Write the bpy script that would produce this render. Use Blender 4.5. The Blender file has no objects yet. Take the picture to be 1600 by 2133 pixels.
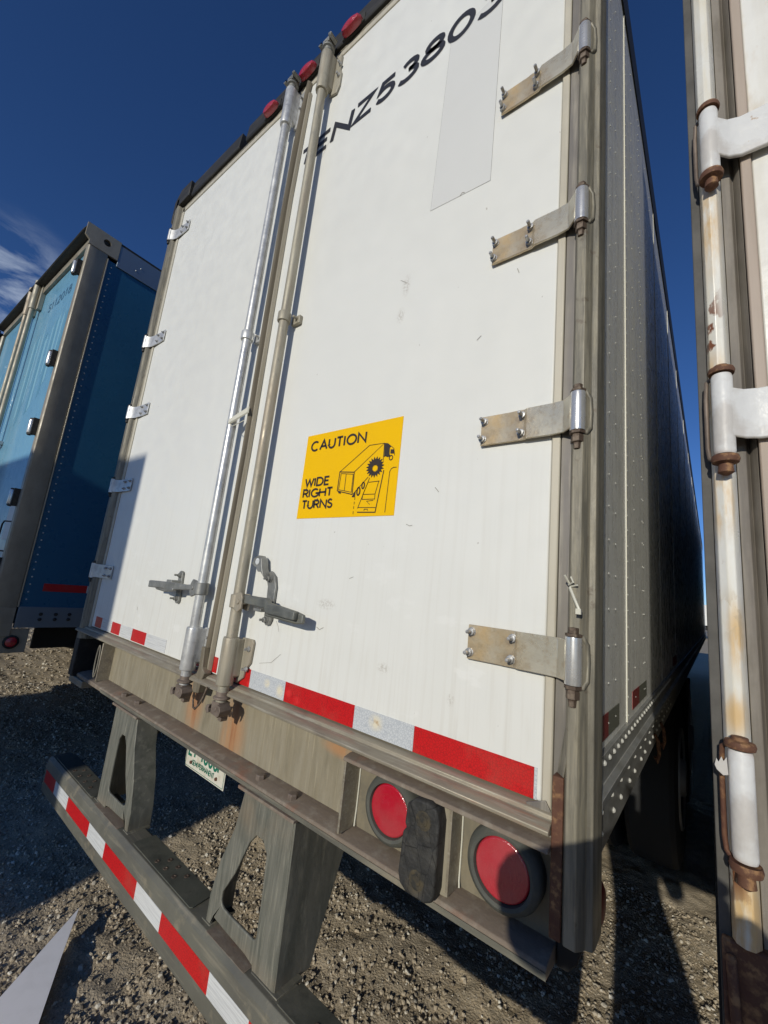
import bpy, math, random
import numpy as np
from mathutils import Vector, Matrix

random.seed(7)
rng = np.random.default_rng(11)
sc = bpy.context.scene
col = sc.collection

# ------------------------------------------------------------------ camera
cam_d = bpy.data.cameras.new('camera')
cam = bpy.data.objects.new('camera', cam_d)
col.objects.link(cam)
right = Vector((0.7863, 0.6093, 0.1027)).normalized()
fwd = Vector((-0.6170, 0.7653, 0.1831)).normalized()
up = right.cross(fwd).normalized()
right = fwd.cross(up).normalized()
M = Matrix((right, up, -fwd)).transposed().to_4x4()
M.translation = Vector((2.7601, -0.8807, 1.53))
cam.matrix_world = M
cam_d.sensor_fit = 'HORIZONTAL'
cam_d.sensor_width = 36
cam_d.lens = 36 * 861.37 / 1600
cam_d.clip_start = 0.01
cam_d.clip_end = 4000
sc.camera = cam

# ------------------------------------------------------------------ sky, sun, exposure
SUN = Vector((-0.155, 1.0, -0.34)).normalized()      # direction the light travels
ELEV = math.asin(-SUN.z)
ROT = math.atan2(-SUN.x, -SUN.y)
world = bpy.data.worlds.new('World')
sc.world = world
world.use_nodes = True
wn, wl = world.node_tree.nodes, world.node_tree.links
bg = wn['Background']
sky = wn.new('ShaderNodeTexSky')
sky.sky_type = 'NISHITA'
sky.sun_disc = False
sky.sun_elevation = ELEV
sky.sun_rotation = ROT
sky.altitude = 600
sky.air_density = 0.7
sky.dust_density = 0.1
sky.ozone_density = 4.2
gam = wn.new('ShaderNodeHueSaturation')
gam.inputs['Hue'].default_value = 0.508
gam.inputs['Saturation'].default_value = 1.12
gam.inputs['Value'].default_value = 1.0
wl.new(sky.outputs[0], gam.inputs['Color'])
# wispy cirrus, part of the sky
tc = wn.new('ShaderNodeTexCoord')
mp = wn.new('ShaderNodeMapping')
mp.inputs['Rotation'].default_value = (0.2, 0.55, 0.3)
mp.inputs['Scale'].default_value = (3.0, 8.0, 20.0)
wl.new(tc.outputs['Generated'], mp.inputs[0])
nz = wn.new('ShaderNodeTexNoise')
nz.inputs['Scale'].default_value = 0.9
nz.inputs['Detail'].default_value = 9
nz.inputs['Roughness'].default_value = 0.62
nz.inputs['Distortion'].default_value = 0.6
wl.new(mp.outputs[0], nz.inputs['Vector'])
rp = wn.new('ShaderNodeValToRGB')
rp.color_ramp.elements[0].position = 0.38
rp.color_ramp.elements[1].position = 0.66
wl.new(nz.outputs['Fac'], rp.inputs[0])
# where the cirrus bank stands in the sky (a compass direction, low in the west)
dv = wn.new('ShaderNodeVectorMath'); dv.operation = 'DISTANCE'
dv.inputs[1].default_value = (-0.898, 0.065, 0.430)
wl.new(tc.outputs['Generated'], dv.inputs[0])
mr = wn.new('ShaderNodeMapRange')
mr.inputs['From Min'].default_value = 0.125
mr.inputs['From Max'].default_value = 0.02
mr.interpolation_type = 'SMOOTHSTEP'
wl.new(dv.outputs['Value'], mr.inputs[0])
mu = wn.new('ShaderNodeMath'); mu.operation = 'MULTIPLY'
wl.new(rp.outputs[0], mu.inputs[0]); wl.new(mr.outputs[0], mu.inputs[1])
mu2 = wn.new('ShaderNodeMath'); mu2.operation = 'MULTIPLY'; mu2.inputs[1].default_value = 0.8
wl.new(mu.outputs[0], mu2.inputs[0])
mxw = wn.new('ShaderNodeMix'); mxw.data_type = 'RGBA'
wl.new(mu2.outputs[0], mxw.inputs[0])
wl.new(gam.outputs[0], mxw.inputs[6])
mxw.inputs[7].default_value = (5.2, 6.0, 7.2, 1)
wl.new(mxw.outputs[2], bg.inputs[0])
bg.inputs[1].default_value = 0.100
sun_d = bpy.data.lights.new('sun', 'SUN')
sun_d.energy = 2.95
sun_d.angle = math.radians(0.5)
sun_d.color = (1.0, 0.95, 0.835)
sun = bpy.data.objects.new('sun', sun_d)
col.objects.link(sun)
sun.rotation_euler = SUN.to_track_quat('-Z', 'Y').to_euler()
sun.location = (3, -8, 9)
sc.view_settings.view_transform = 'Standard'
sc.view_settings.look = 'None'
sc.view_settings.exposure = 0
sc.view_settings.gamma = 1
sc.view_settings.use_curve_mapping = False
sc.cycles.max_bounces = 6
sc.cycles.diffuse_bounces = 3

# ------------------------------------------------------------------ materials
def mat(name, base, rough=0.5, metal=0.0, layers=(), bump=None, spec=0.5, rvar=0.0, coat=0.0, island=0.0):
    """layers: dicts(col, scale, lo, hi, amt, map=(sx,sy,sz), spots=[((x,y,z),(rx,ry,rz))])"""
    m = bpy.data.materials.new(name)
    m.use_nodes = True
    n, l = m.node_tree.nodes, m.node_tree.links
    b = n['Principled BSDF']
    b.inputs['Metallic'].default_value = metal
    b.inputs['Roughness'].default_value = rough
    b.inputs['Specular IOR Level'].default_value = spec
    if coat:
        b.inputs['Coat Weight'].default_value = coat
        b.inputs['Coat Roughness'].default_value = 0.08
    t = n.new('ShaderNodeTexCoord')
    cur = None
    def rgb(c):
        r = n.new('ShaderNodeRGB'); r.outputs[0].default_value = (*c, 1); return r.outputs[0]
    cur = rgb(base)
    if island:
        g = n.new('ShaderNodeNewGeometry')
        r = n.new('ShaderNodeValToRGB')
        els = r.color_ramp.elements
        els[0].color = (0.20, 0.17, 0.13, 1); els[1].color = (0.72, 0.67, 0.56, 1)
        for p, c in ((0.25, (0.31, 0.26, 0.19)), (0.5, (0.42, 0.35, 0.25)), (0.7, (0.44, 0.37, 0.265)), (0.88, (0.50, 0.45, 0.36))):
            e = els.new(p); e.color = (*c, 1)
        l.new(g.outputs['Random Per Island'], r.inputs[0])
        cur = r.outputs[0]
    for L in layers:
        mpn = n.new('ShaderNodeMapping'); mpn.inputs['Scale'].default_value = L.get('map', (1, 1, 1))
        l.new(t.outputs['Object'], mpn.inputs[0])
        if L.get('tex') == 'voronoi':
            x = n.new('ShaderNodeTexVoronoi'); x.feature = 'DISTANCE_TO_EDGE'; x.inputs['Scale'].default_value = L['scale']; out = x.outputs['Distance']
        else:
            x = n.new('ShaderNodeTexNoise'); x.inputs['Scale'].default_value = L['scale']; x.inputs['Detail'].default_value = L.get('detail', 5)
            x.inputs['Roughness'].default_value = L.get('nr', 0.6); out = x.outputs['Fac']
        l.new(mpn.outputs[0], x.inputs['Vector'])
        r = n.new('ShaderNodeMapRange'); r.inputs['From Min'].default_value = L['lo']; r.inputs['From Max'].default_value = L['hi']
        r.inputs['To Max'].default_value = L.get('amt', 1.0)
        l.new(out, r.inputs[0]); fac = r.outputs[0]
        if 'spots' in L:
            tot = None
            for c, rad in L['spots']:
                s = n.new('ShaderNodeVectorMath'); s.operation = 'SUBTRACT'; s.inputs[1].default_value = c
                l.new(t.outputs['Object'], s.inputs[0])
                d = n.new('ShaderNodeVectorMath'); d.operation = 'DIVIDE'; d.inputs[1].default_value = rad
                l.new(s.outputs[0], d.inputs[0])
                e = n.new('ShaderNodeVectorMath'); e.operation = 'LENGTH'; l.new(d.outputs[0], e.inputs[0])
                w = n.new('ShaderNodeMapRange'); w.inputs['From Min'].default_value = 1.0; w.inputs['From Max'].default_value = 0.15
                w.interpolation_type = 'SMOOTHSTEP'
                l.new(e.outputs['Value'], w.inputs[0])
                if tot is None: tot = w.outputs[0]
                else:
                    a = n.new('ShaderNodeMath'); a.operation = 'MAXIMUM'; l.new(tot, a.inputs[0]); l.new(w.outputs[0], a.inputs[1]); tot = a.outputs[0]
            a = n.new('ShaderNodeMath'); a.operation = 'MULTIPLY'; l.new(tot, a.inputs[0]); l.new(fac, a.inputs[1]); fac = a.outputs[0]
        if 'zfade' in L:      # dirt that thins out with height
            z0, z1 = L['zfade']
            s = n.new('ShaderNodeSeparateXYZ'); l.new(t.outputs['Object'], s.inputs[0])
            w = n.new('ShaderNodeMapRange'); w.inputs['From Min'].default_value = z1; w.inputs['From Max'].default_value = z0
            l.new(s.outputs['Z'], w.inputs[0])
            a = n.new('ShaderNodeMath'); a.operation = 'MULTIPLY'; l.new(w.outputs[0], a.inputs[0]); l.new(fac, a.inputs[1]); fac = a.outputs[0]
        mx = n.new('ShaderNodeMix'); mx.data_type = 'RGBA'
        l.new(fac, mx.inputs[0]); l.new(cur, mx.inputs[6]); mx.inputs[7].default_value = (*L['col'], 1)
        cur = mx.outputs[2]
    l.new(cur, b.inputs['Base Color'])
    if rvar:
        x = n.new('ShaderNodeTexNoise'); x.inputs['Scale'].default_value = 14; x.inputs['Detail'].default_value = 6
        l.new(t.outputs['Object'], x.inputs['Vector'])
        r = n.new('ShaderNodeMapRange'); r.inputs['To Min'].default_value = max(0.03, rough - rvar); r.inputs['To Max'].default_value = min(1, rough + rvar)
        r.inputs['From Min'].default_value = 0.3; r.inputs['From Max'].default_value = 0.7
        l.new(x.outputs['Fac'], r.inputs[0]); l.new(r.outputs[0], b.inputs['Roughness'])
    if bump:
        sc_, st, mp_ = bump[0], bump[1], (bump[2] if len(bump) > 2 else (1, 1, 1))
        mpn = n.new('ShaderNodeMapping'); mpn.inputs['Scale'].default_value = mp_
        l.new(t.outputs['Object'], mpn.inputs[0])
        x = n.new('ShaderNodeTexNoise'); x.inputs['Scale'].default_value = sc_; x.inputs['Detail'].default_value = 6
        l.new(mpn.outputs[0], x.inputs['Vector'])
        bp = n.new('ShaderNodeBump'); bp.inputs['Strength'].default_value = 1.0; bp.inputs['Distance'].default_value = st
        l.new(x.outputs['Fac'], bp.inputs['Height']); l.new(bp.outputs[0], b.inputs['Normal'])
    return m

RUST = (0.16, 0.062, 0.022)
V = (26, 26, 1.2)   # vertical streaks
HZ = (1.2, 26, 26)
M_door = mat('door_white', (0.735, 0.735, 0.69), 0.42, layers=[
    dict(col=(0.67, 0.665, 0.61), scale=0.9, lo=0.35, hi=0.7, amt=0.55),
    dict(col=(0.50, 0.46, 0.38), scale=1.6, lo=0.50, hi=0.76, amt=0.42, map=(30, 30, 0.9), zfade=(1.15, 2.1)),
    dict(col=(0.58, 0.54, 0.46), scale=3.0, lo=0.56, hi=0.8, amt=0.5, map=(9, 9, 1.6), zfade=(1.15, 1.5)),
    dict(col=(0.33, 0.29, 0.24), scale=55, lo=0.735, hi=0.78, amt=0.75, map=(1, 1, 0.6), detail=2),
    dict(col=(0.42, 0.38, 0.32), scale=150, lo=0.45, hi=0.55, amt=0.55, spots=[((2.045, 0, 2.46), (.02, .1, .05)), ((2.035, 0, 2.36), (.02, .1, .035)), ((2.1, 0, 1.335), (.025, .1, .018)), ((2.295, 0, 1.305), (.012, .1, .02)), ((1.87, 0, 1.47), (.05, .1, .02))]),
    dict(col=(0.88, 0.88, 0.85), scale=4, lo=0.58, hi=0.62, amt=0.25, map=(1, 1, 1.8), zfade=(1.3, 1.8)),
], bump=(3.0, 0.004), rvar=0.12)
M_door2 = mat('old_white_paint', (0.76, 0.75, 0.70), 0.38, layers=[
    dict(col=(0.60, 0.56, 0.46), scale=2.2, lo=0.45, hi=0.75, amt=0.6, map=(12, 12, 1.4)),
    dict(col=(0.50, 0.36, 0.19), scale=6, lo=0.56, hi=0.78, amt=0.55, map=(5, 5, 1.5))], bump=(30, 0.0012), rvar=0.1)
M_sill = mat('galvanised_sill', (0.285, 0.252, 0.182), 0.66, 0.05, layers=[
    dict(col=(0.19, 0.165, 0.11), scale=3.0, lo=0.46, hi=0.68, amt=0.9, map=(9, 9, 1.6)),
    dict(col=(0.24, 0.205, 0.135), scale=2.0, lo=0.42, hi=0.66, amt=0.7, map=(22, 22, 2.2)),
    dict(col=(0.36, 0.315, 0.22), scale=3.0, lo=0.56, hi=0.70, amt=0.8, map=(40, 40, 2)),
    dict(col=(0.40, 0.215, 0.10), scale=3.5, lo=0.28, hi=0.55, amt=0.95, map=(7, 7, 1), spots=[((1.215, 0.03, 1.04), (.085, .4, .17)), ((1.475, 0.03, 1.0), (.10, .4, .17)), ((1.97, 0.03, 1.10), (.10, .3, .03))]),
    dict(col=(0.26, 0.095, 0.035), scale=5, lo=0.36, hi=0.6, amt=1.0, map=(9, 9, .8), spots=[((1.482, 0.03, 1.0), (.022, .4, .16)), ((1.225, 0.03, 1.03), (.022, .4, .13))]),
    dict(col=(0.10, 0.095, 0.08), scale=45, lo=0.70, hi=0.76, amt=0.8)], bump=(60, 0.0008), rvar=0.15)
M_ledge = mat('dusty_ledge', (0.20, 0.158, 0.118), 0.8, 0.05, layers=[
    dict(col=(0.165, 0.13, 0.105), scale=3, lo=0.45, hi=0.7, amt=0.8, map=HZ),
    dict(col=(0.30, 0.265, 0.21), scale=26, lo=0.5, hi=0.72, amt=0.8),
    dict(col=(0.27, 0.10, 0.05), scale=9, lo=0.6, hi=0.75, amt=0.5)], bump=(90, 0.001), rvar=0.1)
M_alu = mat('weathered_aluminium', (0.275, 0.25, 0.19), 0.5, 0.15, layers=[
    dict(col=(0.125, 0.117, 0.092), scale=2.0, lo=0.40, hi=0.60, amt=0.85, map=V),
    dict(col=(0.33, 0.295, 0.21), scale=5, lo=0.52, hi=0.66, amt=0.6, map=(30, 30, 1.5)),
    dict(col=(0.125, 0.115, 0.09), scale=7, lo=0.48, hi=0.70, amt=0.8, map=(14, 14, 1.4)),
    dict(col=(0.13, 0.10, 0.07), scale=40, lo=0.62, hi=0.70, amt=0.7)], bump=(80, 0.0005), rvar=0.15)
M_aluH = mat('weathered_sill_plate', (0.31, 0.272, 0.20), 0.5, 0.25, layers=[
    dict(col=(0.25, 0.22, 0.17), scale=2.0, lo=0.42, hi=0.66, amt=0.8, map=(.8, 18, 18)),
    dict(col=(0.17, 0.14, 0.11), scale=9, lo=0.50, hi=0.72, amt=0.7, map=(1, 3, 3)),
    dict(col=(0.40, 0.37, 0.295), scale=5, lo=0.52, hi=0.66, amt=0.7, map=(1.5, 30, 30)),
    dict(col=(0.36, 0.18, 0.11), scale=7, lo=0.5, hi=0.66, amt=0.55, map=(2, 20, 20), spots=[((2.42, 0, 1.15), (.17, .2, .04))])], bump=(80, 0.0006), rvar=0.15)
M_recess = mat('recess_aluminium', (0.22, 0.20, 0.17), 0.5, 0.35, layers=[
    dict(col=(0.15, 0.14, 0.135), scale=1.4, lo=0.4, hi=0.66, amt=0.9, map=V),
    dict(col=(0.36, 0.33, 0.27), scale=2.5, lo=0.55, hi=0.68, amt=0.7, map=V)], rvar=0.1)
M_trim = mat('beige_trim', (0.52, 0.48, 0.385), 0.5, 0.1, layers=[dict(col=(0.40, 0.365, 0.28), scale=1.5, lo=0.45, hi=0.7, amt=0.6, map=V)], rvar=0.1)
M_leg = mat('grimy_steel', (0.185, 0.182, 0.15), 0.62, 0.25, layers=[
    dict(col=(0.105, 0.11, 0.09), scale=3.0, lo=0.42, hi=0.66, amt=0.85, map=(26, 8, 2)),
    dict(col=(0.33, 0.315, 0.25), scale=4.0, lo=0.54, hi=0.70, amt=0.7, map=(40, 9, 2.2)),
    dict(col=(0.32, 0.24, 0.155), scale=5, lo=0.45, hi=0.72, amt=0.6, spots=[((1.8, -.03, .53), (.4, .2, .06)), ((.85, -.03, .53), (.4, .2, .06)), ((1.75, -.03, .87), (.2, .2, .1))])], bump=(70, 0.0007), rvar=0.15)
M_bumper = mat('bumper_steel', (0.15, 0.145, 0.115), 0.6, 0.2, layers=[
    dict(col=(0.12, 0.115, 0.095), scale=4.0, lo=0.42, hi=0.62, amt=0.9),
    dict(col=(0.25, 0.225, 0.17), scale=3.0, lo=0.54, hi=0.70, amt=0.8, map=(1.5, 22, 22)),
    dict(col=(0.37, 0.31, 0.21), scale=11, lo=0.60, hi=0.74, amt=0.6)], bump=(50, 0.001), rvar=0.15)
M_step = mat('dark_step_plate', (0.095, 0.098, 0.078), 0.55, 0.2, layers=[dict(col=(0.16, 0.15, 0.115), scale=7, lo=0.45, hi=0.7, amt=0.7), dict(col=(0.055, 0.055, 0.045), scale=18, lo=0.5, hi=0.7, amt=0.7)], bump=(60, .0008), rvar=.12)
M_steel = mat('bright_galvanised', (0.64, 0.64, 0.62), 0.36, 0.45, layers=[
    dict(col=(0.42, 0.42, 0.41), scale=24, lo=0.42, hi=0.66, amt=0.8), dict(col=(0.33, 0.32, 0.29), scale=60, lo=0.6, hi=0.7, amt=0.5)], bump=(90, 0.0003), rvar=0.12)
M_dull = mat('dull_galvanised', (0.40, 0.37, 0.29), 0.55, 0.3, layers=[
    dict(col=(0.29, 0.26, 0.20), scale=3, lo=0.42, hi=0.66, amt=0.9, map=(20, 20, 1.5)),
    dict(col=(0.36, 0.27, 0.185), scale=2, lo=0.52, hi=0.72, amt=0.6, map=(4, 4, .8)),
    dict(col=(0.20, 0.20, 0.16), scale=30, lo=0.6, hi=0.72, amt=0.6)], bump=(60, 0.0006), rvar=0.15)
M_castr = mat('grey_cast_metal', (0.30, 0.30, 0.28), 0.5, 0.5, layers=[dict(col=(0.18, 0.18, 0.165), scale=18, lo=0.4, hi=0.66, amt=0.8), dict(col=(0.40, 0.38, 0.33), scale=45, lo=0.55, hi=0.7, amt=0.6)], bump=(90, 0.0007), rvar=0.12)
M_brown = mat('brown_cast_metal', (0.22, 0.175, 0.14), 0.6, 0.3, layers=[dict(col=(0.13, 0.10, 0.08), scale=25, lo=0.42, hi=0.66, amt=0.8)], bump=(80, 0.0008))
M_hinge = mat('stained_hinge', (0.58, 0.54, 0.43), 0.34, 0.45, layers=[
    dict(col=(0.60, 0.40, 0.17), scale=10, lo=0.30, hi=0.56, amt=0.9, map=(1, 1, 1), spots=[((-.17, 0, 0), (.11, .2, .12))]),
    dict(col=(0.40, 0.30, 0.18), scale=90, lo=0.5, hi=0.66, amt=0.4),
    dict(col=(0.27, 0.23, 0.19), scale=30, lo=0.4, hi=0.6, amt=0.85, spots=[((-.215, 0, .02), (.022, .2, .022)), ((-.215, 0, -.02), (.022, .2, .022)), ((-.125, 0, .02), (.024, .2, .024)), ((-.125, 0, -.02), (.024, .2, .024))]),
    dict(col=(0.40, 0.20, 0.07), scale=14, lo=0.42, hi=0.6, amt=0.8, spots=[((0, -.03, -.036), (.03, .05, .010))])], bump=(120, 0.0005), rvar=0.14)
M_bolt = mat('zinc_bolt', (0.50, 0.50, 0.49), 0.35, 0.5, layers=[dict(col=(0.18, 0.17, 0.15), scale=80, lo=0.45, hi=0.62, amt=0.8)])
M_chrome = mat('bright_steel', (0.66, 0.65, 0.62), 0.24, 0.6, layers=[dict(col=(0.45, 0.43, 0.38), scale=25, lo=0.5, hi=0.72, amt=0.5)], rvar=0.1)
M_pin = mat('rusty_pin', (0.10, 0.07, 0.05), 0.65, 0.3, layers=[dict(col=(0.24, 0.19, 0.14), scale=60, lo=0.5, hi=0.66, amt=0.7)], bump=(120, 0.0006))
M_rust = mat('rust', (0.13, 0.060, 0.034), 0.75, 0.15, layers=[dict(col=(0.36, 0.20, 0.09), scale=70, lo=0.50, hi=0.62, amt=0.8), dict(col=(0.10, 0.04, 0.025), scale=24, lo=0.45, hi=0.62, amt=0.8)], bump=(110, 0.0009))
M_dkrubber = mat('black_rubber', (0.022, 0.022, 0.020), 0.75, layers=[dict(col=(0.06, 0.055, 0.045), scale=14, lo=0.45, hi=0.7, amt=0.6)], bump=(60, 0.001))
M_block = mat('perished_rubber', (0.020, 0.020, 0.019), 0.7, layers=[
    dict(col=(0.055, 0.052, 0.045), scale=30, lo=0.42, hi=0.66, amt=0.8),
    dict(col=(0.11, 0.085, 0.045), scale=16, lo=0.4, hi=0.62, amt=0.7, spots=[((2.282, -.05, 1.068), (.028, .1, .03)), ((2.275, -.05, .965), (.028, .1, .03))]),
    dict(col=(0.004, 0.004, 0.004), scale=26, lo=0.025, hi=0.0, amt=1, tex='voronoi', map=(1.3, 1, .7))], bump=(45, 0.006))
M_lampback = mat('grimy_lamp_panel', (0.215, 0.185, 0.125), 0.66, 0.05, layers=[dict(col=(0.15, 0.135, 0.10), scale=6, lo=0.42, hi=0.66, amt=0.8, map=(5, 5, 2)), dict(col=(0.09, 0.085, 0.07), scale=14, lo=0.55, hi=0.75, amt=0.6)], bump=(60, .0008))
M_brownblk = mat('exposed_cord', (0.07, 0.055, 0.03), 0.8, layers=[dict(col=(.02, .02, .018), scale=60, lo=.4, hi=.6, amt=.9)], bump=(90, .002))
M_grommet = mat('dusty_rubber', (0.075, 0.078, 0.066), 0.8, layers=[dict(col=(0.13, 0.125, 0.10), scale=30, lo=0.45, hi=0.7, amt=0.6)], bump=(60, 0.0005))
M_seal = mat('dirty_seal', (0.20, 0.17, 0.12), 0.65, layers=[dict(col=(0.10, 0.085, 0.06), scale=2, lo=0.4, hi=0.66, amt=0.8, map=(20, 20, 1))])
M_strip = mat('door_edge_strip', (0.50, 0.45, 0.35), 0.35, 0.4, layers=[dict(col=(0.34, 0.30, 0.22), scale=2, lo=0.45, hi=0.7, amt=0.7, map=(20, 20, 1))])
M_hdr = mat('black_header', (0.018, 0.017, 0.014), 0.6, layers=[dict(col=(0.07, 0.062, 0.048), scale=4, lo=0.5, hi=0.75, amt=0.6, map=(2, 10, 10))], bump=(40, 0.001))
M_lens = mat('red_lens', (0.44, 0.006, 0.022), 0.2, spec=0.6, layers=[dict(col=(0.40, 0.085, 0.09), scale=9, lo=0.35, hi=0.7, amt=0.6)], coat=0.6, bump=(320, 0.0009), rvar=0.08)
M_lens.node_tree.nodes['Principled BSDF'].inputs['Subsurface Weight'].default_value = 0.0
M_lensd = mat('shaded_red_lens', (0.16, 0.005, 0.010), 0.5)  # red darkened in the colour for a marker lamp sitting in shade
M_tapeR = mat('red_reflective_tape', (0.56, 0.008, 0.010), 0.4, layers=[
    dict(col=(0.30, 0.008, 0.008), scale=170, lo=0.12, hi=0.0, amt=0.85, tex='voronoi', map=(1, 1, 1)),
    dict(col=(0.38, 0.07, 0.05), scale=12, lo=0.5, hi=0.75, amt=0.5),
    dict(col=(0.72, 0.03, 0.03), scale=40, lo=0.3, hi=0.5, amt=0.8, spots=[((1.76, 0, 1.20), (.018, .1, .016)), ((1.80, 0, 1.187), (.02, .1, .014)), ((1.565, 0, 1.183), (.02, .1, .016))])], coat=0.2)
M_tapeW = mat('white_reflective_tape', (0.57, 0.59, 0.60), 0.38, layers=[
    dict(col=(0.36, 0.39, 0.42), scale=170, lo=0.16, hi=0.0, amt=0.75, tex='voronoi'),
    dict(col=(0.72, 0.66, 0.50), scale=50, lo=0.28, hi=0.5, amt=1.0, spots=[((1.655, 0, 1.205), (.020, .1, .018)), ((1.72, 0, 1.195), (.024, .1, .025)), ((2.095, 0, 1.205), (.030, .1, .026))]),
    dict(col=(0.40, 0.25, 0.12), scale=60, lo=0.5, hi=0.6, amt=0.8, spots=[((1.725, 0, 1.195), (.014, .1, .022)), ((2.10, 0, 1.205), (.018, .1, .014))])], coat=0.2)
M_tapeS = mat('silver_tape', (0.66, 0.67, 0.66), 0.35, layers=[dict(col=(0.48, 0.49, 0.49), scale=3, lo=0.45, hi=0.62, amt=0.8, map=(3, 3, 120)), dict(col=(0.35, 0.34, 0.31), scale=22, lo=0.62, hi=0.76, amt=0.7)], coat=0.2)
M_yellow = mat('caution_yellow', (0.86, 0.50, 0.001), 0.6, spec=0.15, layers=[dict(col=(0.78, 0.45, 0.01), scale=9, lo=0.4, hi=0.7, amt=0.4)])
M_ink = mat('black_print', (0.035, 0.024, 0.016), 0.5)
M_ink2 = mat('black_vinyl', (0.022, 0.022, 0.026), 0.45)
M_decaldk = mat('faded_number', (0.05, 0.13, 0.22), 0.5)
M_wear = mat('worn_print', (0.50, 0.30, 0.05), 0.5)
M_scuff = mat('scuff', (0.30, 0.28, 0.24), 0.7)
M_patch = mat('faded_film', (0.645, 0.645, 0.615), 0.5, layers=[dict(col=(0.61, 0.61, 0.58), scale=4, lo=0.4, hi=0.7, amt=0.5)])
M_plate = mat('plate_white', (0.66, 0.64, 0.55), 0.4, layers=[dict(col=(0.48, 0.42, 0.30), scale=24, lo=0.5, hi=0.7, amt=0.6)])
M_green = mat('plate_green', (0.012, 0.16, 0.10), 0.4)
M_side = mat('side_white_paint', (0.88, 0.88, 0.84), 0.28, layers=[
    dict(col=(0.78, 0.78, 0.74), scale=1.5, lo=0.4, hi=0.7, amt=0.6),
    dict(col=(0.36, 0.345, 0.30), scale=2.0, lo=0.52, hi=0.75, amt=0.45, map=(14, 14, 1))], bump=(1.6, 0.006, (1, 1.0, .35)), rvar=0.05, coat=0.0, spec=0.35)
M_rail = mat('side_rail', (0.36, 0.365, 0.355), 0.42, 0.35, layers=[dict(col=(0.22, 0.215, 0.195), scale=4, lo=0.42, hi=0.7, amt=0.8, map=(3, 3, 8))], bump=(60, 0.0006), rvar=0.1)
M_rivet = mat('rivet', (0.60, 0.60, 0.56), 0.45, 0.2)
M_tapeD = mat('faded_dark_tape', (0.22, 0.018, 0.018), 0.5)
M_tapeG = mat('faded_grey_tape', (0.155, 0.16, 0.125), 0.5)
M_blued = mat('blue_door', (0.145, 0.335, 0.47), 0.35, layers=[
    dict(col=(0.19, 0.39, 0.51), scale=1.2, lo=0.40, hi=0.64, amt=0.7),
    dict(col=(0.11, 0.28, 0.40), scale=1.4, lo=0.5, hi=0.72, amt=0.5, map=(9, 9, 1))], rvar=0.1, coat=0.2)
M_ghost = mat('decal_ghost', (0.21, 0.42, 0.53), 0.45)
M_ghost2 = mat('decal_ghost_dark', (0.105, 0.27, 0.385), 0.45)
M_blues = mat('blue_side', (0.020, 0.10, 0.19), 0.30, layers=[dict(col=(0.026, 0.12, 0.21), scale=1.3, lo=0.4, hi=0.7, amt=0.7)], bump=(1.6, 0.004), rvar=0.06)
M_post2 = mat('dull_post', (0.31, 0.275, 0.21), 0.45, 0.1, layers=[dict(col=(0.21, 0.185, 0.14), scale=6, lo=0.4, hi=0.7, amt=0.8, map=(2, 2, 1))], bump=(160, 0.0006), rvar=0.1)
M_rail2 = mat('blue_grey_rail', (0.20, 0.25, 0.30), 0.4, 0.5)
M_white_rust = mat('rusty_white_post', (0.74, 0.73, 0.67), 0.34, layers=[
    dict(col=(0.66, 0.59, 0.42), scale=3.0, lo=0.40, hi=0.62, amt=0.75, map=(10, 10, 1.5)),
    dict(col=(0.64, 0.43, 0.19), scale=7.0, lo=0.34, hi=0.55, amt=0.9, map=(10, 10, 2.2), spots=[((0.022, -.03, 2.15), (.022, .1, .13)), ((0.022, -.03, 1.70), (.022, .1, .08)), ((0.025, -.03, 1.19), (.05, .1, .12)), ((0.03, -.03, 1.515), (.015, .1, .07)), ((0.02, -.03, 1.88), (.022, .1, .07)), ((0.025, -.03, 1.42), (.02, .1, .04))]),
    dict(col=(0.50, 0.40, 0.26), scale=5.0, lo=0.5, hi=0.52, amt=0.55, map=(6, 1, 3), spots=[((0.028, -.03, 1.545), (.020, .1, .05))]),
    dict(col=(0.20, 0.075, 0.03), scale=34, lo=0.56, hi=0.60, amt=1.0, map=(1, 1, 0.6), spots=[((0.015, -.03, 1.245), (.03, .1, .06)), ((0.010, -.03, 1.60), (.014, .1, .06)), ((0.015, -.03, 2.02), (.012, .1, .05)), ((0.02, -.03, 1.95), (.02, .1, .15))])], bump=(40, 0.0012), rvar=0.1)
M_flake = mat('flaking_white_paint', (0.68, 0.68, 0.66), 0.42, layers=[
    dict(col=(0.52, 0.49, 0.45), scale=9, lo=0.47, hi=0.56, amt=0.8),
    dict(col=(0.42, 0.28, 0.16), scale=40, lo=0.66, hi=0.7, amt=0.7), dict(col=(0.30, 0.13, 0.05), scale=12, lo=0.4, hi=0.6, amt=0.8, spots=[((0, 0, -.066), (.05, .05, .014)), ((0, 0, .064), (.05, .05, .012))])], bump=(26, 0.0035), rvar=0.12)
M_grey2 = mat('stained_channel', (0.25, 0.225, 0.19), 0.6, 0.2, layers=[dict(col=(0.14, 0.125, 0.11), scale=1.8, lo=0.42, hi=0.62, amt=0.9, map=(24, 24, 1.6)), dict(col=(0.17, 0.15, 0.12), scale=6, lo=0.5, hi=0.62, amt=0.7, map=(3, 3, 1))], bump=(40, 0.001))
M_tan = mat('tan_seal', (0.42, 0.345, 0.28), 0.6, layers=[dict(col=(0.33, 0.26, 0.20), scale=4, lo=0.4, hi=0.7, amt=0.6, map=(8, 8, 1))])
M_under = mat('dark_chassis', (0.018, 0.017, 0.016), 0.8, layers=[dict(col=(0.03, 0.028, 0.024), scale=8, lo=0.4, hi=0.7, amt=0.7)])
M_tyre = mat('tyre_rubber', (0.022, 0.022, 0.022), 0.8, bump=(50, 0.001))
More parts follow.
